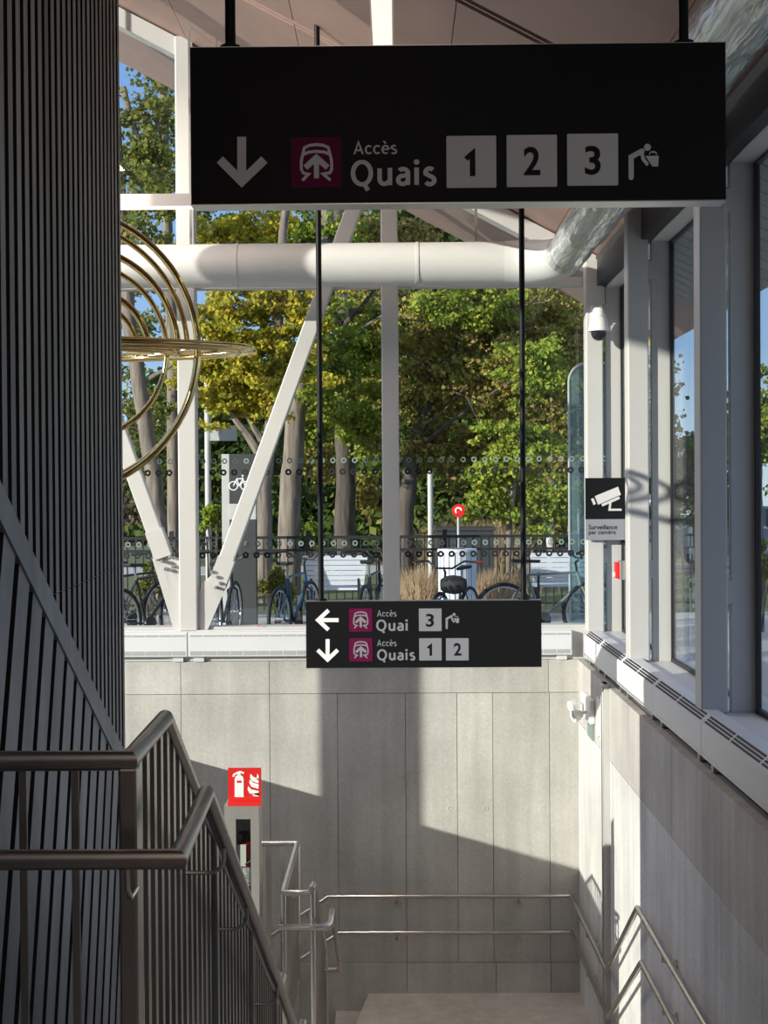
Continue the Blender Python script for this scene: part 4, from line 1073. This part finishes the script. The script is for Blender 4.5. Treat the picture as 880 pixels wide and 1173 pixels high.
# totem
Yt = 18.0; x0 = at(263, 600, Yt).x; x1 = at(293, 600, Yt).x; zt = at(280, 520, Yt).z
t = thing('wayfinding_totem', ((x0 + x1) / 2, Yt, 0), 'charcoal totem with white bicycle symbol and grey band outside', 'totem')
z1 = at(280, 577, Yt).z; z0 = at(280, 595, Yt).z
mb = MB(); mb.box(x0, x1, Yt, Yt + .2, 0, z0); mb.box(x0, x1, Yt, Yt + .2, z1, zt); mb.build('body', 'totem', t)
mb = MB(); mb.box(x0, x1, Yt, Yt + .2, z0, z1); mb.build('band', 'pole', t)
mb = MB(); mb.box(x0 - .1, x0, Yt + .02, Yt + .18, 0, zt); mb.build('edge_post', 'pole', t)
c = at(274, 552, Yt); g = MB()
for dx in (-.075, .075): 
    ringp = [(c.x + dx + .055 * math.cos(a), c.z - .05 + .055 * math.sin(a)) for a in [2 * math.pi * k / 16 for k in range(17)]]; g.stroke(ringp, .012, Yt - .004, Yt)
g.stroke([(c.x - .075, c.z - .05), (c.x - .03, c.z + .04), (c.x + .05, c.z + .04), (c.x + .075, c.z - .05)], .012, Yt - .004, Yt); g.stroke([(c.x - .03, c.z + .04), (c.x, c.z - .05), (c.x + .05, c.z + .04)], .012, Yt - .004, Yt); g.stroke([(c.x + .05, c.z + .04), (c.x + .04, c.z + .085), (c.x + .07, c.z + .085)], .01, Yt - .004, Yt)
g.build('bicycle_symbol', 'arrowwhite', t)

# poles, lamp, road sign
def polething(name, px, py, Y, r, label, cat):
    a = at(px, py, Y); t = thing(name, (a.x, Y, 0), label, cat); mb = MB(); mb.tube([(a.x, Y, 0), (a.x, Y, a.z)], r, 12); mb.build('post', 'pole', t); return t, a
t, a = polething('utility_pole', 237, 380, 24, .055, 'pale grey pole standing just right of the white window post', 'pole')
mb = MB(); mb.box(a.x + .06, a.x + .5, 23.9, 24.1, at(240, 505, 24).z, at(240, 488, 24).z); mb.build('cabinet', 'pole', t)
t, a = polething('utility_pole', 493, 540, 22.5, .045, 'grey pole behind the white bin left of the planter wall', 'pole')
t, a = polething('street_lamp', 662, 392, 30, .03, 'thin street lamp far off beside the corner column', 'street lamp')
mb = MB(); mb.lathe([(.03, a.z), (.1, a.z), (.09, a.z + .15), (.03, a.z + .22), (.015, a.z + .42), (0, a.z + .42)], (a.x, 30, 0), 12); mb.build('lamp_head', 'pole', t)
t, a = polething('road_sign', 525, 578, 21.0, .018, 'small round red and white traffic sign beyond the fence', 'road sign')
mb = MB(); mb.disc((a.x, at(525, 585, 21).z), .10, 20.955, 20.97); mb.build('face', 'red', t)
mb = MB(); mb.stroke([(a.x + .045 * math.cos(q), at(525, 585, 21).z + .045 * math.sin(q)) for q in [k * .5 for k in range(9)]], .022, 20.948, 20.955); mb.build('symbol', 'arrowwhite', t)
# curved glass shelter end
Yq = 16.5; x0 = at(652, 500, Yq).x; zt = at(660, 416, Yq).z
t = thing('glass_shelter', (x0 + .5, Yq, 0), 'tinted glass shelter panel with rounded corner outside the right back pane', 'shelter')
R = .22; poly = [(x0, 0), (x0 + .9, 0), (x0 + .9, zt)] + [(x0 + R - R * math.sin(a), zt - R + R * math.cos(a)) for a in [k * math.pi / 16 for k in range(9)]]
mb = MB(); mb.prism(poly, Yq, Yq + .015); mb.build('panel', 'shelter', t)
mb = MB(); mb.tube([(p[0], Yq, p[1]) for p in [(x0, 0.0)] + poly[::-1][:9] + [(x0 + .9, zt)]], .014, 8); mb.build('frame', 'pole', t)

# bicycles
def bike(loc, rz, frame, label, steer=0, bag=False, grips='grip'):
    t = bpy.data.objects.new('bicycle', None); COL.objects.link(t); tag(t, label, 'bicycle', None)
    def B(name, mb, mat, par=None):
        o = mb.build(name, mat); o.parent = par or t; return o
    R = .34; hx = .52
    for sx in (-hx, hx):
        mb = MB(); mb.tube([(sx + R * math.cos(a), 0, R + .02 + R * math.sin(a)) for a in [2 * math.pi * k / 32 for k in range(32)]], .022, 10, closed=True); w = B('wheel', mb, 'tyre')
        mb = MB(); mb.tube([(sx + (R - .028) * math.cos(a), 0, R + .02 + (R - .028) * math.sin(a)) for a in [2 * math.pi * k / 32 for k in range(32)]], .011, 8, closed=True); B('rim', mb, 'alu', w)
        mb = MB()
        for k in range(18):
            a = 2 * math.pi * k / 18; mb.tube([(sx + .02 * math.cos(a + 1), .02 * (-1) ** k, R + .02 + .02 * math.sin(a + 1)), (sx + (R - .03) * math.cos(a), 0, R + .02 + (R - .03) * math.sin(a))], .0022, 4)
        mb.tube([(sx, -.05, R + .02), (sx, .05, R + .02)], .018, 8); B('spokes', mb, 'alu', w)
    bb = (-.08, 0, .30); st = (-.24, 0, .80); ht = (.34, 0, .82); hb = (.38, 0, .68)
    mb = MB()
    for a, b, r in ((bb, st, .016), (st, ht, .015), (bb, hb, .019), (ht, hb, .02)): mb.tube([a, b], r, 10)
    for s_ in (-.05, .05):
        mb.tube([bb, (-hx, s_, R + .02)], .010, 8); mb.tube([st, (-hx, s_, R + .02)], .009, 8)
    B('frame', mb, frame)
    mb = MB()
    for s_ in (-.055, .055): mb.tube([(.385, 0, .67), (.40, s_, .62), (.44, s_, .5), (hx, s_, R + .02)], .012, 8)
    B('fork', mb, frame)
    mb = MB(); mb.tube([(.34, 0, .82), (.32, 0, .93), (.36, 0, .96)], .014, 8)
    hbp = [(.24, -.33, 1.05), (.30, -.22, 1.06), (.36, -.10, .98), (.36, .10, .98), (.30, .22, 1.06), (.24, .33, 1.05)]
    mb.tube(hbp, .012, 10); h = B('handlebar', mb, 'bikeblack')
    for s_ in (-1, 1): mb = MB(); mb.tube([(.25, s_ * .31, 1.052), (.195, s_ * .42, 1.045)], .017, 10); B('grip', mb, grips, h)
    mb = MB(); mb.tube([(-.24, 0, .78), (-.275, 0, .93)], .013, 8); B('seat_post', mb, 'alu')
    mb = MB(); mb.hexa([(-.42, -.07, .94), (-.10, -.02, .93), (-.10, .02, .93), (-.42, .07, .94), (-.43, -.08, .98), (-.08, -.015, .965), (-.08, .015, .965), (-.43, .08, .98)]); o = B('saddle', mb, 'tyre'); bv = o.modifiers.new('b', 'BEVEL'); bv.width = .015; bv.segments = 2
    mb = MB(); mb.lathe([(.0, -.01), (.09, -.008), (.09, .008), (0, .01)], (-.08, -.06, .30), 18, 'y'); mb.tube([(-.08, -.09, .30), (.02, -.09, .17)], .01, 6); mb.tube([(-.08, .09, .30), (-.18, .09, .43)], .01, 6); mb.box(-.02, .07, -.17, -.09, .155, .18); mb.box(-.23, -.14, .09, .17, .425, .45); mb.tube([(-.08, -.09, .30), (-.08, .09, .30)], .012, 6); B('crankset', mb, 'bikeblack')
    if bag:
        mb = MB(); mb.lathe([(0, -.15), (.07, -.14), (.10, -.08), (.11, .0), (.10, .08), (.07, .14), (0, .15)], (.46, .15, .80), 20, 'y'); B('front_bag', mb, 'tyre')
    t.location = loc; t.rotation_euler = (0, 0, rz); return t
def gp(px, Y): p = at(px, 650, Y); return (p.x, Y, 0)
b = bike(gp(521, 15.25), math.radians(-112), 'bikeblue', 'bicycle with brown grips and black front bag, behind the small hanging sign', bag=True); b.scale = (.93, .93, .93)
bike(gp(628, 15.6), math.radians(12), 'bikegreen', 'grey green bicycle parked at the right end of the back window', grips='tyre')
bike(gp(338, 15.6), math.radians(75), 'bikeblue', 'dark blue bicycle beside the olive shrub and totem', grips='tyre')
bike(gp(172, 15.4), math.radians(62), 'bikeblack', 'black bicycle at the left window edge by the brace foot', grips='tyre')
bike(gp(152, 15.9), math.radians(58), 'bikeblack', 'second black bicycle further behind at the far left window edge', grips='tyre')
bike(gp(257, 15.6), math.radians(84), 'bikeblack', 'black bicycle seen through the gap under the diagonal brace', grips='tyre')
bike(gp(428, 15.8), math.radians(80), 'bikeblack', 'black bicycle in front of the white bench by the centre post', grips='tyre')

# cars
def car(loc, rz, mat, label):
    t = bpy.data.objects.new('car', None); COL.objects.link(t); tag(t, label, 'car')
    def B(name, mb, mt, par=None, bev=0): o = mb.build(name, mt, None, bev); o.parent = par or t; return o
    side = [(-2.1, .35), (2.1, .35), (2.15, .6), (2.0, .82), (1.1, .92), (.55, 1.38), (-.9, 1.42), (-1.7, .98), (-2.1, .92)]
    mb = MB(); mb.prism(side, -.85, .85); B('body', mb, mat, bev=.05)
    mb = MB()
    for s_ in (-1, 1): mb.prism([(.9, .95), (.5, 1.32), (-.15, 1.34), (-.15, .95)], s_ * .855, s_ * .86); mb.prism([(-.22, .95), (-.22, 1.34), (-.85, 1.34), (-1.4, .98)], s_ * .855, s_ * .86)
    B('side_windows', mb, 'carglass')
    for x in (-1.3, 1.3):
        for s_ in (-.78, .78):
            mb = MB(); mb.lathe([(0, -.1), (.3, -.1), (.32, -.06), (.32, .06), (.3, .1), (0, .1)], (x, s_, .32), 20, 'y'); B('wheel', mb, 'tyre')
    t.location = loc; t.rotation_euler = (0, 0, rz)
p = at(874, 600, 31.5); car((p.x, 31.5, 0), 0, 'carblue', 'blue grey car parked outside beyond the nearest side window')

# ------------------------------------------------------------------ light
sd = bpy.data.lights.new('sun', 'SUN'); sd.energy = 6.6; sd.angle = math.radians(.6); sd.color = (1, .93, .82)
so = bpy.data.objects.new('sun', sd); COL.objects.link(so)
so.rotation_euler = Vector((1.515, 1, -.435)).to_track_quat('-Z', 'Y').to_euler()
w = bpy.data.worlds.new('sky'); S.world = w; w.use_nodes = True; nt = w.node_tree
bg = nt.nodes['Background']; tc = nd(nt, 'ShaderNodeTexCoord'); sx = nd(nt, 'ShaderNodeSeparateXYZ'); cr = nd(nt, 'ShaderNodeValToRGB')
nt.links.new(tc.outputs['Generated'], sx.inputs[0]); nt.links.new(sx.outputs['Z'], cr.inputs[0]); nt.links.new(cr.outputs[0], bg.inputs['Color'])
e = cr.color_ramp.elements; e[0].position = 0; e[0].color = (.50, .60, .66, 1); e[1].position = .75; e[1].color = (.42, .48, .62, 1)
q = e.new(.10); q.color = (.24, .38, .58, 1); q = e.new(.34); q.color = (.13, .25, .53, 1)
bg.inputs['Strength'].default_value = 1.55

vs_ = S.view_settings; vs_.view_transform = 'Standard'; vs_.look = 'None'; vs_.gamma = 1; vs_.exposure = .06; vs_.use_curve_mapping = False
S.cycles.use_denoising = True; S.cycles.max_bounces = 10; S.cycles.transparent_max_bounces = 16
S.cycles.sample_clamp_indirect = 6
